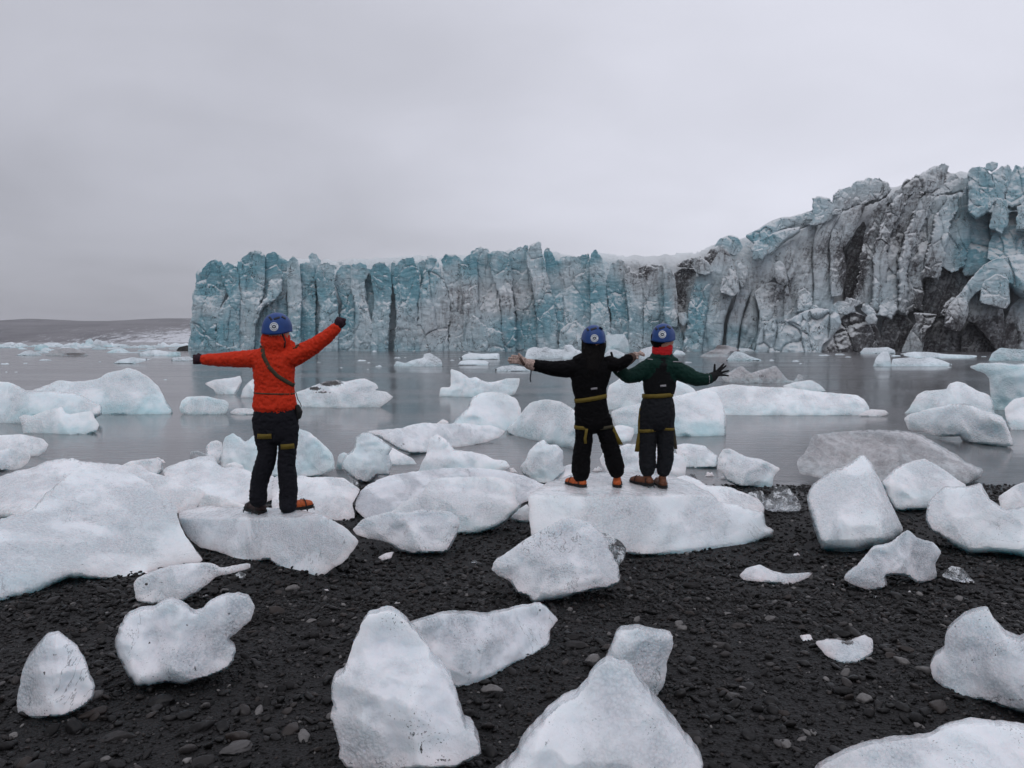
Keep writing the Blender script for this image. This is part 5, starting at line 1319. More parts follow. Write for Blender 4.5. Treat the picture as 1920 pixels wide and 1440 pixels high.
def fuse(pieces, voxel=.010, smooth=6, wrinkle=0.0, wscale=(20, 20, 26), seed=0, cut=None):
    """one continuous surface from overlapping closed pieces, with cloth relief"""
    V, Fc, off = [], [], 0
    for v, f in pieces:
        V.append(v); Fc += [tuple(i + off for i in ff) for ff in f]; off += len(v)
    me = bpy.data.meshes.new('tmp')
    me.from_pydata(np.vstack(V).tolist(), [], Fc)
    o = bpy.data.objects.new('tmp', me)
    COL.objects.link(o)
    md = o.modifiers.new('r', 'REMESH'); md.mode = 'VOXEL'; md.voxel_size = voxel
    if smooth:
        sm_ = o.modifiers.new('s', 'SMOOTH'); sm_.factor = .5; sm_.iterations = smooth
    dg = bpy.context.evaluated_depsgraph_get()
    ev = bpy.data.meshes.new_from_object(o.evaluated_get(dg))
    bpy.data.objects.remove(o); bpy.data.meshes.remove(me)
    n = len(ev.vertices)
    co = np.zeros(n * 3, np.float32); ev.vertices.foreach_get('co', co); co = co.reshape(-1, 3).astype(float)
    no = np.zeros(n * 3, np.float32); ev.vertex_normals.foreach_get('vector', no); no = no.reshape(-1, 3)
    if wrinkle:
        p = co * np.array(wscale) + seed
        w = 1 - 2.2 * np.abs(fbm(p, 2, .5)) + .5 * fbm(co * 45 + seed, 2)
        co = co + no * (w * wrinkle)[:, None]
    faces = [tuple(pl.vertices) for pl in ev.polygons]
    bpy.data.meshes.remove(ev)
    return co, faces
def bvh_of(V, Fc):
    return BVHTree.FromPolygons([Vector(v) for v in V], [tuple(int(i) for i in f) for f in Fc])
CAM = Vector((0, 0, CAMZ))
def cast_px(bvh, x, y):
    dx, dz = ray(x, y)
    d = Vector((float(dx), 1.0, float(dz))).normalized()
    h = bvh.ray_cast(CAM, d)
    return h[0], h[1], d
def lay_strip(bvh, path, wpx, off=.004, thick=.003, step=4.0):
    """a flat strap laid on a surface along a pixel path"""
    P = np.array(path, float)
    seg = np.linalg.norm(np.diff(P, axis=0), axis=1); s = np.concatenate([[0], np.cumsum(seg)])
    n = max(3, int(s[-1] / step))
    t = np.linspace(0, s[-1], n)
    Q_ = np.stack([np.interp(t, s, P[:, 0]), np.interp(t, s, P[:, 1])], 1)
    tn = np.gradient(Q_, axis=0); tn /= np.linalg.norm(tn, axis=1)[:, None] + 1e-9
    nr = np.stack([-tn[:, 1], tn[:, 0]], 1)
    rows, last = [], None
    for p, nn in zip(Q_, nr):
        row = []
        for k in (-.5, 0, .5):
            h, hn, d = cast_px(bvh, p[0] + nn[0] * wpx * k, p[1] + nn[1] * wpx * k)
            if h is None:
                if last is None:
                    row.append(None); continue
                Yv = last.y
                a = at(p[0] + nn[0] * wpx * k, p[1] + nn[1] * wpx * k, Yv)
                row.append(Vector(a))
            else:
                last = h
                row.append(h - d * off)
        if None not in row:
            rows.append(row)
    V, Fc = [], []
    for row in rows:
        for r in row:
            V.append(r)
        for r in row:
            V.append(r + (CAM - r).normalized() * -thick * 1.0)
    m = len(rows)
    for i in range(m - 1):
        a, b = i * 6, (i + 1) * 6
        for k in (0, 1):
            Fc.append((a + k, a + k + 1, b + k + 1, b + k)); Fc.append((a + 3 + k, b + 3 + k, b + 4 + k, a + 4 + k))
        Fc.append((a, b, b + 3, a + 3)); Fc.append((a + 2, a + 5, b + 5, b + 2))
    Fc.append((0, 3, 4, 1)); Fc.append((1, 4, 5, 2))
    e = (m - 1) * 6
    Fc.append((e, e + 1, e + 4, e + 3)); Fc.append((e + 1, e + 2, e + 5, e + 4))
    return np.array([tuple(v) for v in V]), Fc
def lay_disc(bvh, cx, cy, rx, ry, r0=0.0, r1=1.0, off=.003, a0=0, a1=360, n=28):
    V, Fc = [], []
    rings = 4
    full = (a1 - a0) >= 360
    for i in range(rings + 1):
        rr = r0 + (r1 - r0) * i / rings
        for k in range(n if full else n + 1):
            th = math.radians(a0 + (a1 - a0) * k / n)
            h, hn, d = cast_px(bvh, cx + rx * rr * math.cos(th), cy + ry * rr * math.sin(th))
            if h is None:
                h = Vector(at(cx + rx * rr * math.cos(th), cy + ry * rr * math.sin(th), V[-1][1] if V else 7.0))
            V.append(tuple(h - d * off))
    w = n if full else n + 1
    for i in range(rings):
        for k in range(n):
            k2 = (k + 1) % w
            Fc.append((i * w + k, i * w + k2, (i + 1) * w + k2, (i + 1) * w + k))
    return np.array(V), Fc
def wrap_band(bvh, c, axis, wid, off=.006, thick=.006, n=44, rcap=None, rmax=.3):
    """a strap that goes round a limb or waist: cast outward from the limb's centre"""
    axis = Vector(axis).normalized()
    a = axis.cross(Vector((0, 1, 0))).normalized(); b = axis.cross(a)
    c = Vector(c)
    V, Fc = [], []
    prev = .1
    for k in range(n):
        th = 2 * math.pi * k / n
        d = a * math.cos(th) + b * math.sin(th)
        rr = []
        for s in (-.5, .5):
            o = c + axis * wid * s
            h = bvh.ray_cast(o, d, rmax)
            rr.append((h[0] - o).length if h[0] is not None else prev)
        r = max(rr)
        if rcap:
            r = min(r, rcap)
        prev = r
        for s in (-.5, .5):
            V.append(c + axis * wid * s + d * (r + off))
        for s in (-.5, .5):
            V.append(c + axis * wid * s + d * (r + off - thick))
    for k in range(n):
        i, j = k * 4, ((k + 1) % n) * 4
        Fc += [(i, i + 1, j + 1, j), (i + 2, j + 2, j + 3, i + 3), (i, j, j + 2, i + 2), (i + 1, i + 3, j + 3, j + 1)]
    return np.array([tuple(v) for v in V]), Fc

M['red_shell'] = plain('orange_red_shell_fabric', (.50, .030, .010), .7, 90, .12, .3, spec=.12)
M['black_shell'] = plain('black_shell_fabric', (.0032, .0030, .0036), .85, 90, .3, .3, spec=.10)
M['green_shell'] = plain('dark_green_shell_fabric', (.004, .024, .018), .7, 90, .25, .3, spec=.12)
M['panel'] = plain('charcoal_back_panel', (.0045, .005, .006), .75, 90, .3, .3, spec=.15)
M['trouser_dark'] = plain('dark_trouser_fabric', (.0105, .0108, .0145), .85, 120, .25, .3, spec=.12)
M['trouser_charcoal'] = plain('charcoal_trouser_fabric', (.0075, .0085, .011), .75, 120, .25, .3, spec=.18)
M['webbing'] = plain('olive_yellow_webbing', (.125, .088, .010), .7, 200, .2, .2)
M['olive'] = plain('olive_strap', (.045, .038, .022), .75, 200, .2, .2)
M['helmet'] = plain('blue_helmet_shell', (.013, .050, .190), .42, 20, .10, .0, spec=.28)
M['navy'] = plain('dark_navy_plastic', (.006, .009, .022), .5, 20, .1, .0)
M['white_print'] = plain('white_emblem_print', (.62, .66, .70), .5, 40, .06, .0)
M['glove_wine'] = plain('dark_wine_fleece', (.022, .0065, .013), .85, 150, .3, .4)
M['glove_tan'] = plain('worn_tan_leather', (.36, .265, .23), .7, 50, .45, .4)
M['glove_brown'] = plain('brown_glove_cloth', (.075, .045, .036), .75, 70, .4, .4)
M['glove_black'] = plain('black_knit', (.007, .007, .008), .8, 150, .3, .4)
M['boot_orange'] = plain('orange_boot_leather', (.42, .085, .018), .55, 60, .3, .3)
M['boot_brown'] = plain('brown_boot_leather', (.115, .042, .020), .6, 60, .35, .3)
M['boot_dark'] = plain('dark_boot_leather', (.030, .016, .015), .65, 60, .35, .3)
M['sole'] = plain('black_rubber', (.009, .009, .009), .7, 60, .2, .2)
M['steel'] = plain('crampon_steel', (.13, .13, .135), .4, 60, .2, .0, metal=.8)
M['skin'] = plain('skin', (.46, .25, .18), .5, 40, .08, .1)
M['hair'] = plain('dark_brown_hair', (.0034, .0026, .0027), .7, 120, .3, .4, spec=.12)
M['scarf'] = plain('red_fleece_scarf', (.52, .013, .016), .85, 120, .15, .4)
M['grey_print'] = plain('grey_reflective_tag', (.30, .29, .31), .5, 80, .1, .0)

class Figure:
    def __init__(self, label, group, Y, bx, by):
        self.Y, self.s = Y, Y / F
        self.base = tuple(float(v) for v in at(bx, by, Y))
        self.label, self.group = label, group
        self.root = None
    def p(self, x, y, off=0.0):
        return at(x, y, self.Y + off)
    def path(self, pts):
        """pts: (x, y, r_px[, offset in depth])"""
        P = [self.p(t[0], t[1], t[3] if len(t) > 3 else 0.0) for t in pts]
        R = [t[2] * self.s for t in pts]
        return P, R
    def limb(self, pts, squash=1.0, **kw):
        P, R = self.path(pts)
        return tube(P, R, squash, **kw)
    def trunk(self, rows, squash=.6, off=0.0):
        """rows: (y, x_left, x_right)"""
        P = [self.p((a + b) / 2, y, off) for y, a, b in rows]
        R = [(b - a) / 2 * self.s for y, a, b in rows]
        return tube(P, R, squash)
    def body(self, pieces):
        V, Fc = fuse(pieces, .012, 8)
        self.root = new_mesh_obj('person', V, Fc, M['skin'], base=self.base)
        tag(self.root, self.label, 'person', self.group)
    def part(self, name, V, Fc, mat, parent=None, smooth=True, label=None, sharp=None):
        o = new_mesh_obj(name, V, Fc, M[mat], parent=parent or self.root, base=self.base, smooth=smooth, sharp=sharp)
        if label:
            o['label'] = label
        return o

def head_pieces(fig, hx, hy, r, face=(0, 1)):
    """head centred at pixel hx, hy; r = half width in px; face = direction (x, y) it looks"""
    c = fig.p(hx, hy); s = fig.s
    fx, fy = np.array(face) / np.hypot(*face)
    fd = np.array([fx, fy, 0]); sd_ = np.array([fy, -fx, 0])
    R = np.stack([sd_, fd, np.array([0, 0, 1])], 1)
    rr = r * s
    pcs = [ell(c, (rr * .86, rr * 1.08, rr * 1.22), rot=R)]
    pcs.append(ell(c + fd * rr * .55 - np.array([0, 0, rr * .75]), (rr * .55, rr * .45, rr * .5), rot=R))     # jaw
    pcs.append(ell(c + fd * rr * 1.12 - np.array([0, 0, rr * .22]), (rr * .15, rr * .22, rr * .28), rot=R))   # nose
    pcs.append(ell(c + fd * rr * 1.0 - np.array([0, 0, rr * .62]), (rr * .28, rr * .12, rr * .10), rot=R))    # mouth
    for sg in (-1, 1):
        pcs.append(ell(c + sd_ * sg * rr * .88 - fd * rr * .05 - np.array([0, 0, rr * .18]), (rr * .10, rr * .24, rr * .34), rot=R))
    return pcs, c, fd, sd_, R, rr
def helmet(fig, c, R, rr, tilt, ex, ey, er):
    """shell with a lower rim at the nape, vents, band and round emblem"""
    n, m = 40, 22
    V, Fc = [], []
    rx, ry, rz = rr * 1.08, rr * 1.27, rr * 1.20
    for i in range(m + 1):
        ph = math.radians(2 + 100 * i / m)
        for k in range(n):
            th = 2 * math.pi * k / n
            x, y, z = math.sin(ph) * math.cos(th), math.sin(ph) * math.sin(th), math.cos(ph)
            back = max(0.0, -y)
            if i > m * .55:
                z -= (i / m - .55) * .55 * back
            g = 1 + .03 * math.sin(th * 5 + .6) * math.sin(ph) ** 2                       # soft ribs
            flare = 1 + .05 * max(0, i / m - .85) / .15
            V.append((x * g * flare, y * g * flare, z))
    outer = np.array(V) * np.array([rx, ry, rz])
    inner = np.array(V) * np.array([rx - .012, ry - .012, rz - .012])
    for i in range(m):
        for k in range(n):
            k2 = (k + 1) % n
            Fc.append((i * n + k, (i + 1) * n + k, (i + 1) * n + k2, i * n + k2))
    N = (m + 1) * n
    Fi = [tuple(N + j for j in f[::-1]) for f in Fc]
    for k in range(n):
        k2 = (k + 1) % n
        Fi.append((m * n + k, N + m * n + k, N + m * n + k2, m * n + k2))
    Fi.append(tuple(range(n))); Fi.append(tuple(N + k for k in range(n))[::-1])
    W = np.vstack([outer, inner])
    tl = np.array(Matrix.Rotation(tilt, 3, 'Y'))
    W = W @ tl.T @ np.array(R).T + c + np.array([0, 0, rr * .30])
    hel = fig.part('helmet', W, Fc + Fi, 'helmet')
    b = bvh_of(W, Fc + Fi)
    s = rr
    for dx, dy, w, hgt, rot in ((-13, -13, 9, 4.2, -.9), (-1, -13.5, 12, 4.2, .3), (12, -14.5, 9, 4.0, -.5)):
        cxp, cyp = fig.hx + dx, fig.hy - 9 + dy + 9
        pts = [(cxp - w * .5 * math.cos(rot), cyp + w * .5 * math.sin(rot)), (cxp, cyp), (cxp + w * .5 * math.cos(rot), cyp - w * .5 * math.sin(rot))]
        try:
            v, f = lay_strip(b, pts, hgt, .0015, .004, 1.2)
            fig.part('vent', v, f, 'navy', parent=hel)
        except Exception:
            pass
    v, f = lay_disc(b, ex, ey, er, er, off=.003)
    em = fig.part('emblem', v, f, 'white_print', parent=hel, label='round white emblem ring with a dark oval centre')
    v, f = lay_disc(b, ex, ey, er * .50, er * .40, off=.0045)
    fig.part('emblem_centre', v, f, 'navy', parent=hel)
    v, f = lay_disc(b, ex, ey + .1, er * .30, er * .10, off=.006)
    fig.part('emblem_mark', v, f, 'white_print', parent=hel)
    for a0 in list(range(200, 340, 20)) + list(range(25, 160, 22)):
        v, f = lay_disc(b, ex, ey, er, er, .66, .86, off=.0045, a0=a0, a1=a0 + 11, n=3)
        fig.part('emblem_letter', v, f, 'navy', parent=hel)
    return hel, b
def boot(fig, ankle, ang, L, mat, ice):
    """ankle: pixel of the trouser end and its depth offset; ang: heading (0 = away from the viewer); L: length in metres"""
    p = Vector(fig.p(ankle[0], ankle[1], ankle[2]))
    c = p + Vector((math.sin(ang), math.cos(ang), 0)) * .25 * L
    zs = []
    for t in (-.4, 0, .45):
        h = ice.ray_cast(Vector((c.x + math.sin(ang) * t * L, c.y + math.cos(ang) * t * L, c.z + 1.0)), Vector((0, 0, -1)))
        if h[0] is not None:
            zs.append(h[0].z)
    c.z = (max(zs) if zs else c.z - .12) - .006
    def w(a):
        a = np.asarray(a, float) * L
        x = a[..., 0] * math.cos(ang) + a[..., 1] * math.sin(ang); y = -a[..., 0] * math.sin(ang) + a[..., 1] * math.cos(ang)
        return np.stack([x + c.x, y + c.y, a[..., 2] + c.z], -1)
    up = fuse([(w(v), f) for v, f in (
        tube([(0, -.38, .18), (0, -.1, .17), (0, .25, .15), (0, .48, .12)], [.155, .155, .17, .12], .9, ref=(0, 0, 1)),
        tube([(0, -.26, .15), (0, -.25, .28), (0, -.24, .40)], [.155, .145, .14], 1.1))], .007, 4, .0012, (40, 40, 40))
    b = fig.part('boot', up[0], up[1], mat)
    outl = [(-.15, -.42), (-.17, -.25), (-.13, 0), (-.18, .25), (-.15, .46), (-.06, .57), (.06, .57), (.16, .46), (.19, .25), (.15, 0), (.17, -.25), (.15, -.42), (.06, -.5), (-.06, -.5)]
    n = len(outl)
    V = [(x, y, .0) for x, y in outl] + [(x * 1.04, y * 1.02, .11) for x, y in outl]
    Fc = [tuple(range(n))[::-1], tuple(range(n, 2 * n))] + [(i, (i + 1) % n, n + (i + 1) % n, n + i) for i in range(n)]
    fig.part('sole', w(np.array(V)), Fc, 'sole', parent=b, smooth=False)
    # crampon: straps and spikes that bite into the ice
    for x, y in outl[::2]:
        r = .028
        V = [(x - r, y - r, .03), (x + r, y - r, .03), (x + r, y + r, .03), (x - r, y + r, .03), (x * 1.05, y * 1.05, -.10)]
        fig.part('crampon_spike', w(np.array(V)), [(0, 1, 4), (1, 2, 4), (2, 3, 4), (3, 0, 4), (0, 3, 2, 1)], 'steel', parent=b, smooth=False)
    for yy in (-.30, .22):
        th = np.linspace(-.1, math.pi + .1, 11)
        rows = []
        for t in th:
            for dy in (-.022, .022):
                rows.append((math.cos(t) * .19, yy + dy, .10 + math.sin(t) * (.24 if yy > 0 else .30)))
        Fs = [(2 * i, 2 * i + 1, 2 * i + 3, 2 * i + 2) for i in range(len(th) - 1)]
        fig.part('crampon_strap', w(np.array(rows)), Fs, 'sole', parent=b)
    return b

def hang_strap(fig, pts, wpx, mat, off=-.10, name='strap_tail'):
    P = np.array([fig.p(x, y, off) for x, y in pts])
    wv = wpx * .5 * fig.s
    V, Fc = [], []
    for i, p in enumerate(P):
        tw = .25 * math.sin(i * 1.1)
        a = np.array([math.cos(tw), math.sin(tw), 0]) * wv
        for sgn in (-1, 1):
            V.append(p + a * sgn + np.array([0, -.0015, 0])); V.append(p + a * sgn + np.array([0, .0015, 0]))
    for i in range(len(P) - 1):
        a, b = i * 4, (i + 1) * 4
        Fc += [(a, a + 2, b + 2, b), (a + 1, b + 1, b + 3, a + 3), (a, b, b + 1, a + 1), (a + 2, a + 3, b + 3, b + 2)]
    e = (len(P) - 1) * 4
    Fc += [(0, 1, 3, 2), (e, e + 2, e + 3, e + 1)]
    return fig.part(name, np.array(V), Fc, mat)

def foot_hit(bvh, x, y):
    h, n, d = cast_px(bvh, x, y)
    return h

# ---------------------------------------------------------------- person in orange
hl_, hr_ = foot_hit(bvh_adult, 485, 962), foot_hit(bvh_adult, 552, 964)
Ya = (hl_.y + hr_.y) / 2
a = Figure('person in an orange-red jacket with arms spread, standing on ice, back turned', None, Ya, 515, 962)
a.hx, a.hy = 520, 610
hp, hc, hf, hs, hR, hrr = head_pieces(a, 520, 622, 24, (.25, 1))
a.body(hp + [a.limb([(520, 640, 13), (518, 668, 11)]), a.trunk([(676, 488, 542), (700, 488, 542), (740, 490, 540), (780, 490, 544)], .5),
             a.limb([(484, 672, 9), (425, 674, 7), (384, 674, 6), (376, 674, 6)]), a.limb([(540, 672, 9), (592, 646, 7), (631, 614, 6), (634, 608, 6)]),
             a.limb([(498, 775, 14), (500, 845, 11), (486, 905, 9), (486, 940, 6)]), a.limb([(540, 775, 14), (540, 850, 11), (540, 905, 9), (541, 945, 6)])])
jk = fuse([a.trunk([(655, 496, 540), (664, 480, 549), (680, 474, 553), (700, 475, 552), (722, 478, 551), (738, 477, 552), (752, 475, 555), (763, 473.5, 556.5)], .64),
           a.limb([(490, 672, 17), (462, 673, 15.5), (430, 674, 13.5), (405, 674.5, 11.5), (383, 674.5, 9.5)]),
           a.limb([(528, 676, 20), (555, 667, 18), (585, 651, 15), (612, 632, 12), (630, 615, 10)]),
           a.limb([(517, 630, 25.5, .0), (517, 642, 27, .0), (516, 653, 24, .0), (515, 664, 26, .01)], .92),
           a.limb([(536, 652, 10, -.0), (546, 646, 8, .03)], 1.0)], .0080, 4, .0062, (25, 25, 21), 2.2)
jacket = a.part('jacket', *jk, 'red_shell')
bj = bvh_of(*jk)
tr = fuse([a.trunk([(757, 486, 545), (770, 477, 556), (785, 473, 559), (800, 475, 559), (815, 478, 557)], .60),
           a.limb([(497, 800, 22), (499, 825, 19.5), (502, 849, 17), (496, 872, 18), (489, 892, 16.5), (485, 912, 15), (484, 928, 16), (484.5, 938, 15.5)]),
           a.limb([(540, 800, 20), (540, 837, 16.5), (537, 872, 16), (540, 900, 17), (541, 920, 16.5), (540, 935, 16), (540, 950, 15.5, -.02)])], .0085, 3, .0060, (17, 17, 30), 5.1)
a.part('trousers', *tr, 'trouser_dark')
bt = bvh_of(*tr)
a.part('waist_strap', *wrap_band(bj, a.p(515, 737), (.03, 0, 1), .012, .002, .006), 'olive')
a.part('sling_strap', *lay_strip(bj, [(491, 648), (494, 668), (504, 688), (520, 705), (538, 716), (552, 723)], 7.5), 'olive')
a.part('sling_strap', *lay_strip(bj, [(549, 652), (556, 650), (561, 647)], 5), 'olive')
for pth in ([(482, 818), (496, 819), (509, 818)], [(526, 838), (540, 837.5), (552, 836)]):
    a.part('leg_band', *lay_strip(bt, pth, 9.5, .009, .004), 'webbing')
# cord loop and gear pouch at the right hip
a.part('gear_pouch', *fuse([a.limb([(557, 762, 5), (561, 772, 6.5), (560, 782, 5)], 1.2)], .006, 3), 'sole')
a.part('cord_loop', *tube([a.p(x, y, -.12) for x, y in ((555, 736), (558, 748), (563, 756), (565, 762), (562, 765), (558, 760))], [.0035] * 6, n=8), 'sole')
hel, bh = helmet(a, hc, hR, hrr, .06, 513.7, 612.5, 8.2)
a.part('chin_strap', *lay_strip(bj, [(528, 624), (533, 634), (535, 644), (533, 652)], 3.2, .003), 'sole')
# fists in dark wine gloves
def fist(fig, w, d, up, r, mat):
    """w wrist point, d direction of the forearm, up: side of the thumb; r radius in metres"""
    w = np.array(w); d = np.array(d) / np.linalg.norm(d); up = np.array(up) / np.linalg.norm(up)
    sd_ = np.cross(d, up)
    pcs = [tube([w - d * r * 1.2, w + d * r * .2, w + d * r * 1.1], [r * .82, r * .85, r * 1.0], .85, ref=tuple(sd_))]
    k = w + d * r * 1.5
    for i, u in enumerate((.72, .26, -.22, -.66)):          # four fingers folded under
        q0 = k + up * u * r; ln = (1.0, 1.08, 1.0, .86)[i]
        pcs.append(tube([q0 - d * r * .5, q0 + d * r * .25 * ln, q0 + d * r * .38 * ln + sd_ * r * .45, q0 - d * r * .1 + sd_ * r * .85], [r * .30, r * .31, r * .30, r * .26], n=10, ref=tuple(up)))
    pcs.append(tube([w + d * r * .3 + up * r * .75, w + d * r * 1.0 + up * r * 1.05 + sd_ * r * .3, w + d * r * 1.45 + up * r * .7 + sd_ * r * .8], [r * .33, r * .31, r * .26], n=10, ref=tuple(sd_)))
    v, f = fuse(pcs, .0045, 2)
    return fig.part('glove', v, f, mat)
fist(a, a.p(380, 674.5), (-1, 0, .03), (0, .1, 1), .043, 'glove_wine')
fist(a, a.p(632, 613), (.45, .05, .9), (1, .15, -.3), .043, 'glove_wine')
boot(a, (487, 948, .12), math.radians(-48), .28, 'boot_dark', bvh_adult)
boot(a, (543, 950, .02), math.radians(42), .28, 'boot_orange', bvh_adult)

# ---------------------------------------------------------------- child in black
f1, f2 = foot_hit(bvh_kids, 1088, 918), foot_hit(bvh_kids, 1156, 908)
g1, g2 = foot_hit(bvh_kids, 1212, 912), foot_hit(bvh_kids, 1240, 914)
Yk = (f1.y + f2.y) / 2
Yg = (g1.y + g2.y) / 2
b = Figure('child in black with long dark hair and pale gloves, standing on ice, arms spread', None, Yk, 1118, 914)
b.hx, b.hy = 1114, 630
hp, hc, hf, hs, hR, hrr = head_pieces(b, 1113, 640, 20.5, (-.12, 1))
arm_r = [(1142, 682, 15, 0), (1160, 684, 12, -.02), (1172, 678, 10.5, -.03), (1181, 671, 9.5, -.03)]
b.body(hp + [b.limb([(1113, 655, 11, .02), (1113, 676, 9, .02)]), b.trunk([(684, 1086, 1138), (710, 1084, 1132), (740, 1088, 1128), (775, 1090, 1124)], .45),
             b.limb([(1082, 686, 8), (1040, 690, 6), (1002, 684, 5), (990, 680, 4)]), b.limb([(1142, 682, 8, 0), (1160, 684, 6, -.02), (1181, 671, 5, -.03)]),
             b.limb([(1096, 775, 9), (1096, 840, 10), (1090, 885, 7), (1090, 900, 5)]), b.limb([(1130, 775, 9), (1142, 840, 10), (1154, 880, 7), (1155, 892, 5)])])
jk = fuse([b.limb([(1113, 660, 14), (1113, 672, 20)], .8), b.trunk([(668, 1092, 1136), (678, 1074, 1146), (694, 1068, 1147), (712, 1070, 1142), (730, 1074, 1137), (744, 1078, 1137), (750, 1079, 1137)], .60),
           b.limb([(1086, 690, 17), (1060, 692, 16), (1035, 691, 13.5), (1015, 687, 11.5), (1001, 684.5, 10.5)]),
           b.limb(arm_r)], .0080, 4, .0050, (17, 17, 24), 12.2)
b.part('jacket', *jk, 'black_shell')
bj = bvh_of(*jk)
tr = fuse([b.trunk([(744, 1081, 1136), (765, 1077, 1140), (782, 1078, 1143), (795, 1080, 1147)], .66),
           b.limb([(1096, 785, 18), (1094, 805, 15.5), (1095, 825, 16), (1091, 850, 16.5), (1089, 872, 17), (1089, 884, 17), (1089, 893, 14)]),
           b.limb([(1130, 785, 17), (1134, 805, 15.5), (1140, 825, 16), (1148, 850, 16), (1152, 868, 16.5), (1155, 876, 16), (1156, 885, 13.5)])], .0085, 3, .0055, (17, 17, 28), 25.1)
b.part('trousers', *tr, 'black_shell')
bt = bvh_of(*tr)
b.part('harness_belt', *wrap_band(bt, b.p(1109, 746.5), (-.17, 0, 1), .040, .010, .009), 'webbing')
b.part('belt_keeper', *lay_strip(bvh_of(*wrap_band(bt, b.p(1109, 746.5), (-.17, 0, 1), .040, .010, .009)), [(1113.5, 737), (1113.5, 749)], 3, .003), 'navy')
b.part('leg_loop', *wrap_band(bt, b.p(1094, 801), (.04, 0, 1), .034, .006, .006, rmax=.14, rcap=.083), 'webbing')
b.part('leg_loop', *wrap_band(bt, b.p(1133, 800.5), (-.14, 0, 1), .030, .006, .006, rmax=.14, rcap=.082), 'olive')
hang_strap(b, [(1100, 804), (1099, 812), (1097, 822), (1098, 832)], 5.5, 'webbing', -.11)
hang_strap(b, [(1147, 799), (1152, 810), (1158, 822), (1164, 834)], 9, 'webbing', -.03)
hang_strap(b, [(996, 694), (995, 702), (994, 710), (995, 716)], 2.2, 'navy', -.02)
b.part('back_tag', *lay_strip(bj, [(1108, 729.5), (1120, 728)], 3.6), 'grey_print')
hairp = fuse([b.limb([(1113, 636, 21.5, -.005), (1113, 650, 22.5, -.015), (1112, 664, 21, -.03), (1111, 680, 18, -.055), (1110, 694, 14, -.075), (1110, 704, 9, -.08)], .8)], .008, 3, .004, (60, 60, 6), 3.3)
b.part('hair', *hairp, 'hair')
hel, bh = helmet(b, hc, hR, hrr, -.03, 1114.7, 634, 7.2)
b.part('side_strap', *tube([b.p(1136, 640, .02), b.p(1136, 650, .04), b.p(1131, 662, .06)], [.004] * 3, n=8), 'sole')
def open_hand(fig, wrist, tips, pal, rp_, rf, mat, thumb, off=-.02, offs=None, cuff=True, name='glove'):
    """wrist, palm centre and fingertips in pixels; each finger its own bent chain"""
    pcs = [fig.limb([(wrist[0], wrist[1], rp_ * .82, off), ((wrist[0] + pal[0]) / 2, (wrist[1] + pal[1]) / 2, rp_ * .9, off), (pal[0], pal[1], rp_, off)], .55)]
    d = np.array([pal[0] - wrist[0], pal[1] - wrist[1]], float); L = np.linalg.norm(d); d /= L
    nr = np.array([-d[1], d[0]])
    n = len(tips)
    for i, t in enumerate(tips):
        u = (i - (n - 1) / 2) / n * 2.0
        root = np.array(pal) + nr * u * rp_ * .78 + d * rp_ * .35
        t = np.array(t, float)
        m = root * .5 + t * .5
        dz = offs[i] if offs else .012
        pcs.append(fig.limb([(root[0] - d[0] * 2, root[1] - d[1] * 2, rf * 1.1, off), (m[0], m[1], rf * 1.05, off + dz * .2), (t[0], t[1], rf * .82, off + dz)], 1.0, n=10))
    th0 = np.array(wrist) * .55 + np.array(pal) * .45
    tm = (th0 + np.array(thumb)) / 2
    pcs.append(fig.limb([(th0[0], th0[1], rf * 1.35, off), (tm[0] + d[0], tm[1] + d[1], rf * 1.25, off - .005), (thumb[0], thumb[1], rf * .95, off - .008)], 1.0, n=10))
    v, f = fuse(pcs, .0038, 1)
    return fig.part(name, v, f, mat)
gl = open_hand(b, (997, 685), [(956, 680), (953, 676), (954.5, 671.5), (960, 667)], (976, 675.5), 8.6, 2.6, 'glove_tan', (973, 664), off=-.02)
b.part('glove_cuff', *fuse([b.limb([(1001, 685.5, 10.5, -.01), (993, 683, 10.2, -.015), (988, 681, 9, -.02)], .8)], .006, 3, .002, (40, 40, 40)), 'glove_tan', parent=gl)
b.part('knuckle_strap', *lay_strip(bvh_of(*fuse([b.limb([(997, 685, 8, -.03), (976, 675.5, 9, -.03)], .6)], .006, 2)), [(972, 666), (978, 676), (983, 685)], 5), 'glove_brown', parent=gl)
gl = open_hand(b, (1182, 671), [(1208, 667), (1207.5, 664), (1205, 661.5), (1201, 659)], (1192, 665), 6.2, 2.3, 'glove_tan', (1196, 672), off=-.035, offs=[.03, .03, .03, .03])
b.part('glove_cuff', *fuse([b.limb([(1170, 680, 9.5, -.03), (1180, 673, 9.8, -.035), (1188, 668, 7.5, -.035)], .8)], .006, 3, .003, (50, 50, 50)), 'glove_brown', parent=gl)
boot(b, (1089, 905, .0), math.radians(-38), .255, 'boot_orange', bvh_kids)
boot(b, (1157, 896, .02), math.radians(8), .25, 'boot_orange', bvh_kids)

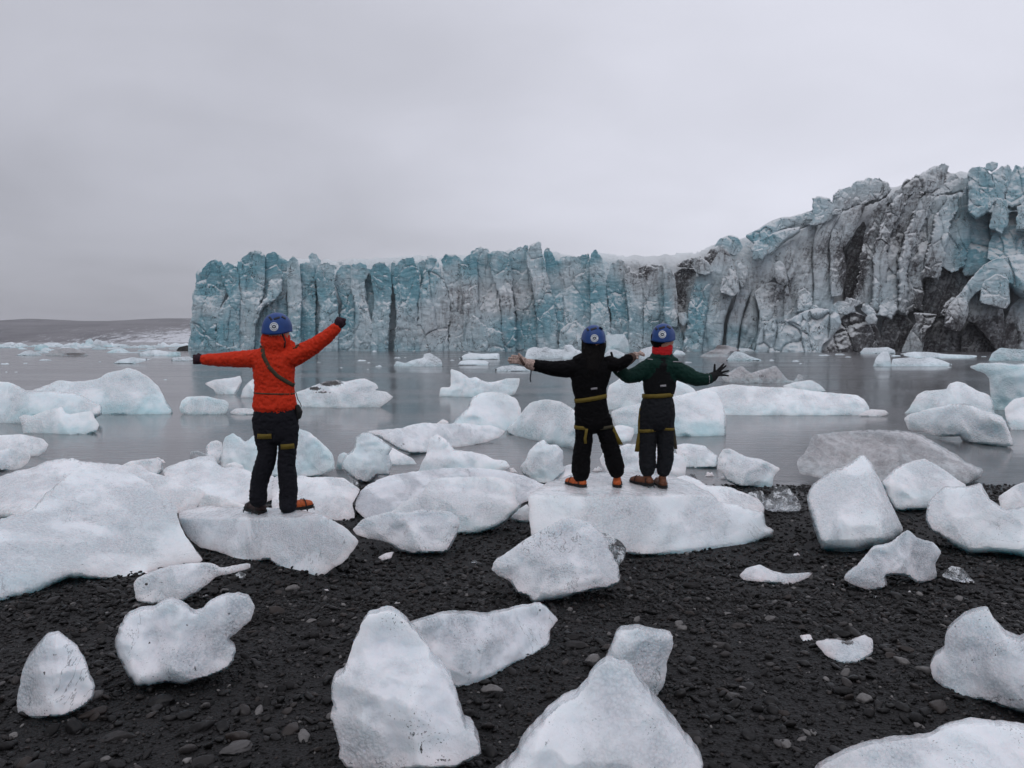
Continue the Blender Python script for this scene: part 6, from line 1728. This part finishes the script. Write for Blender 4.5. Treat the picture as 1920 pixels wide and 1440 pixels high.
# ---------------------------------------------------------------- child in green
c = Figure('child in a dark green jacket with a red neck scarf, standing on ice, arms spread', None, Yg, 1226, 914)
c.hx, c.hy = 1242, 628
hp, hc, hf, hs, hR, hrr = head_pieces(c, 1243, 637, 20.5, (.35, 1))
arm_l = [(1212, 692, 17, 0), (1194, 702, 15, -.02), (1176, 706, 13, -.05), (1164, 697, 11, -.06), (1155, 688, 8.5, -.05)]
arm_rr = [(1268, 694, 17, 0), (1290, 704, 15.5, -.01), (1308, 711, 13, -.03), (1322, 711, 11, -.04), (1331, 709, 9.5, -.04)]
c.body(hp + [c.limb([(1243, 652, 11), (1240, 672, 9)]), c.trunk([(686, 1216, 1264), (710, 1213, 1259), (740, 1216, 1254), (775, 1212, 1252)], .5),
             c.limb([(t[0], t[1], t[2] * .4, t[3]) for t in arm_l]), c.limb([(t[0], t[1], t[2] * .5, t[3]) for t in arm_rr]),
             c.limb([(1218, 775, 9), (1216, 840, 10), (1213, 880, 7), (1213, 892, 5)]), c.limb([(1246, 775, 9), (1247, 840, 10), (1244, 880, 7), (1243, 892, 5)])])
jk = fuse([c.limb([(1242, 660, 17.5), (1241, 670, 22)], .85), c.trunk([(664, 1226, 1256), (672, 1212, 1270), (684, 1202, 1280), (700, 1203, 1272), (718, 1206, 1267), (734, 1208, 1263), (742, 1210, 1261)], .58),
           c.limb(arm_l[:4] + [(1157, 691, 10, -.06)]), c.limb(arm_rr[:4] + [(1328, 710, 10.5, -.04)])], .0080, 4, .0050, (17, 17, 24), 42.0)
c.part('jacket', *jk, 'green_shell')
bj = bvh_of(*jk)
rows_ = [(670, 1241, 13, 17), (684, 1241, 20, 24), (700, 1238, 29, 21.8), (722, 1236.5, 31.5, 19.5), (738, 1236, 28.5, 17.6)]
pn = fuse([tube([c.p(x_, y_) for y_, x_, w_, d_ in rows_], [(w_ * c.s, d_ * c.s) for y_, x_, w_, d_ in rows_], caps=False)], .008, 3, .002, (17, 17, 24), 3.0)
c.part('back_panel', *pn, 'panel')
bp = bvh_of(*pn)
tr = fuse([c.trunk([(738, 1211, 1259), (755, 1203, 1264), (775, 1198, 1266), (792, 1199, 1264)], .68),
           c.limb([(1216, 785, 18), (1215, 808, 16.5), (1214, 840, 16), (1214, 862, 15.5), (1214, 876, 15), (1214, 884, 12.5)]),
           c.limb([(1247, 785, 17), (1248, 808, 15.5), (1248, 840, 15), (1248, 860, 15), (1245, 876, 14), (1244, 884, 12)])], .0085, 3, .0050, (17, 17, 28), 61.0)
c.part('trousers', *tr, 'trouser_charcoal')
bt = bvh_of(*tr)
c.part('harness_belt', *wrap_band(bt, c.p(1235, 741), (-.06, 0, 1), .040, .012, .009), 'webbing')
c.part('leg_loop', *wrap_band(bt, c.p(1214, 806), (-.10, 0, 1), .032, .006, .006, rmax=.14, rcap=.085), 'webbing')
c.part('leg_loop', *wrap_band(bt, c.p(1248, 803), (.06, 0, 1), .024, .006, .006, rmax=.14, rcap=.080), 'webbing')
hang_strap(c, [(1203, 765), (1200, 790), (1200, 810), (1197, 828), (1194, 847)], 8.5, 'webbing', -.02)
hang_strap(c, [(1262, 800), (1264, 815), (1266, 830), (1267, 842)], 6, 'olive', -.02)
c.part('back_tag', *lay_strip(bp, [(1238, 724), (1249, 723)], 4), 'grey_print')
for pth in ([(1157, 698), (1168, 690), (1178, 683)], [(1328, 700), (1331, 708), (1330, 718)], [(1262, 678), (1270, 678), (1278, 679)], [(1214, 673), (1224, 674)]):
    try:
        c.part('piping', *lay_strip(bj, pth, 1.5, .004), 'grey_print')
    except Exception:
        pass
sc_ = fuse([c.limb([(1243, 646, 17.5, -.0), (1242, 654, 19, -.005), (1241, 662, 18.5, -.005)], .92)], .006, 3, .004, (20, 20, 60), 9)
c.part('neck_scarf', *sc_, 'scarf')
hr2 = fuse([c.limb([(1240, 630, 19.5, -.02), (1239, 641, 19, -.028), (1240, 649, 15, -.02)], .85)], .006, 3, .002, (60, 60, 20), 3)
c.part('hair', *hr2, 'hair')
hel, bh = helmet(c, hc, hR, hrr, .06, 1242, 627, 7.2)
c.part('chin_strap', *tube([c.p(1262, 634, -.01), c.p(1260, 645, .0), c.p(1256, 652, .03)], [.004] * 3, n=8), 'sole')
c.part('side_strap', *tube([c.p(1224, 636, -.03), c.p(1230, 645, -.05), c.p(1236, 650, -.06)], [.003] * 3, n=8), 'sole')
gr_ = open_hand(c, (1332, 708), [(1357, 682.5), (1361, 686), (1366, 695), (1365.5, 704.5)], (1345, 700), 6.6, 2.0, 'glove_black', (1340, 683.5), off=-.04)
c.part('glove_cuff', *fuse([c.limb([(1329, 710, 10.5, -.04), (1337, 706, 9, -.04), (1342, 702, 7, -.04)], .75)], .006, 3, .002, (40, 40, 40)), 'glove_black', parent=gr_)
gl_ = open_hand(c, (1157, 690), [(1141, 684), (1140, 680), (1141, 676), (1143, 672)], (1150, 682), 6.0, 2.2, 'glove_black', (1146, 661), off=-.11)
boot(c, (1214, 897, .0), math.radians(-40), .265, 'boot_brown', bvh_kids)
boot(c, (1242, 898, .0), math.radians(-6), .26, 'boot_brown', bvh_kids)
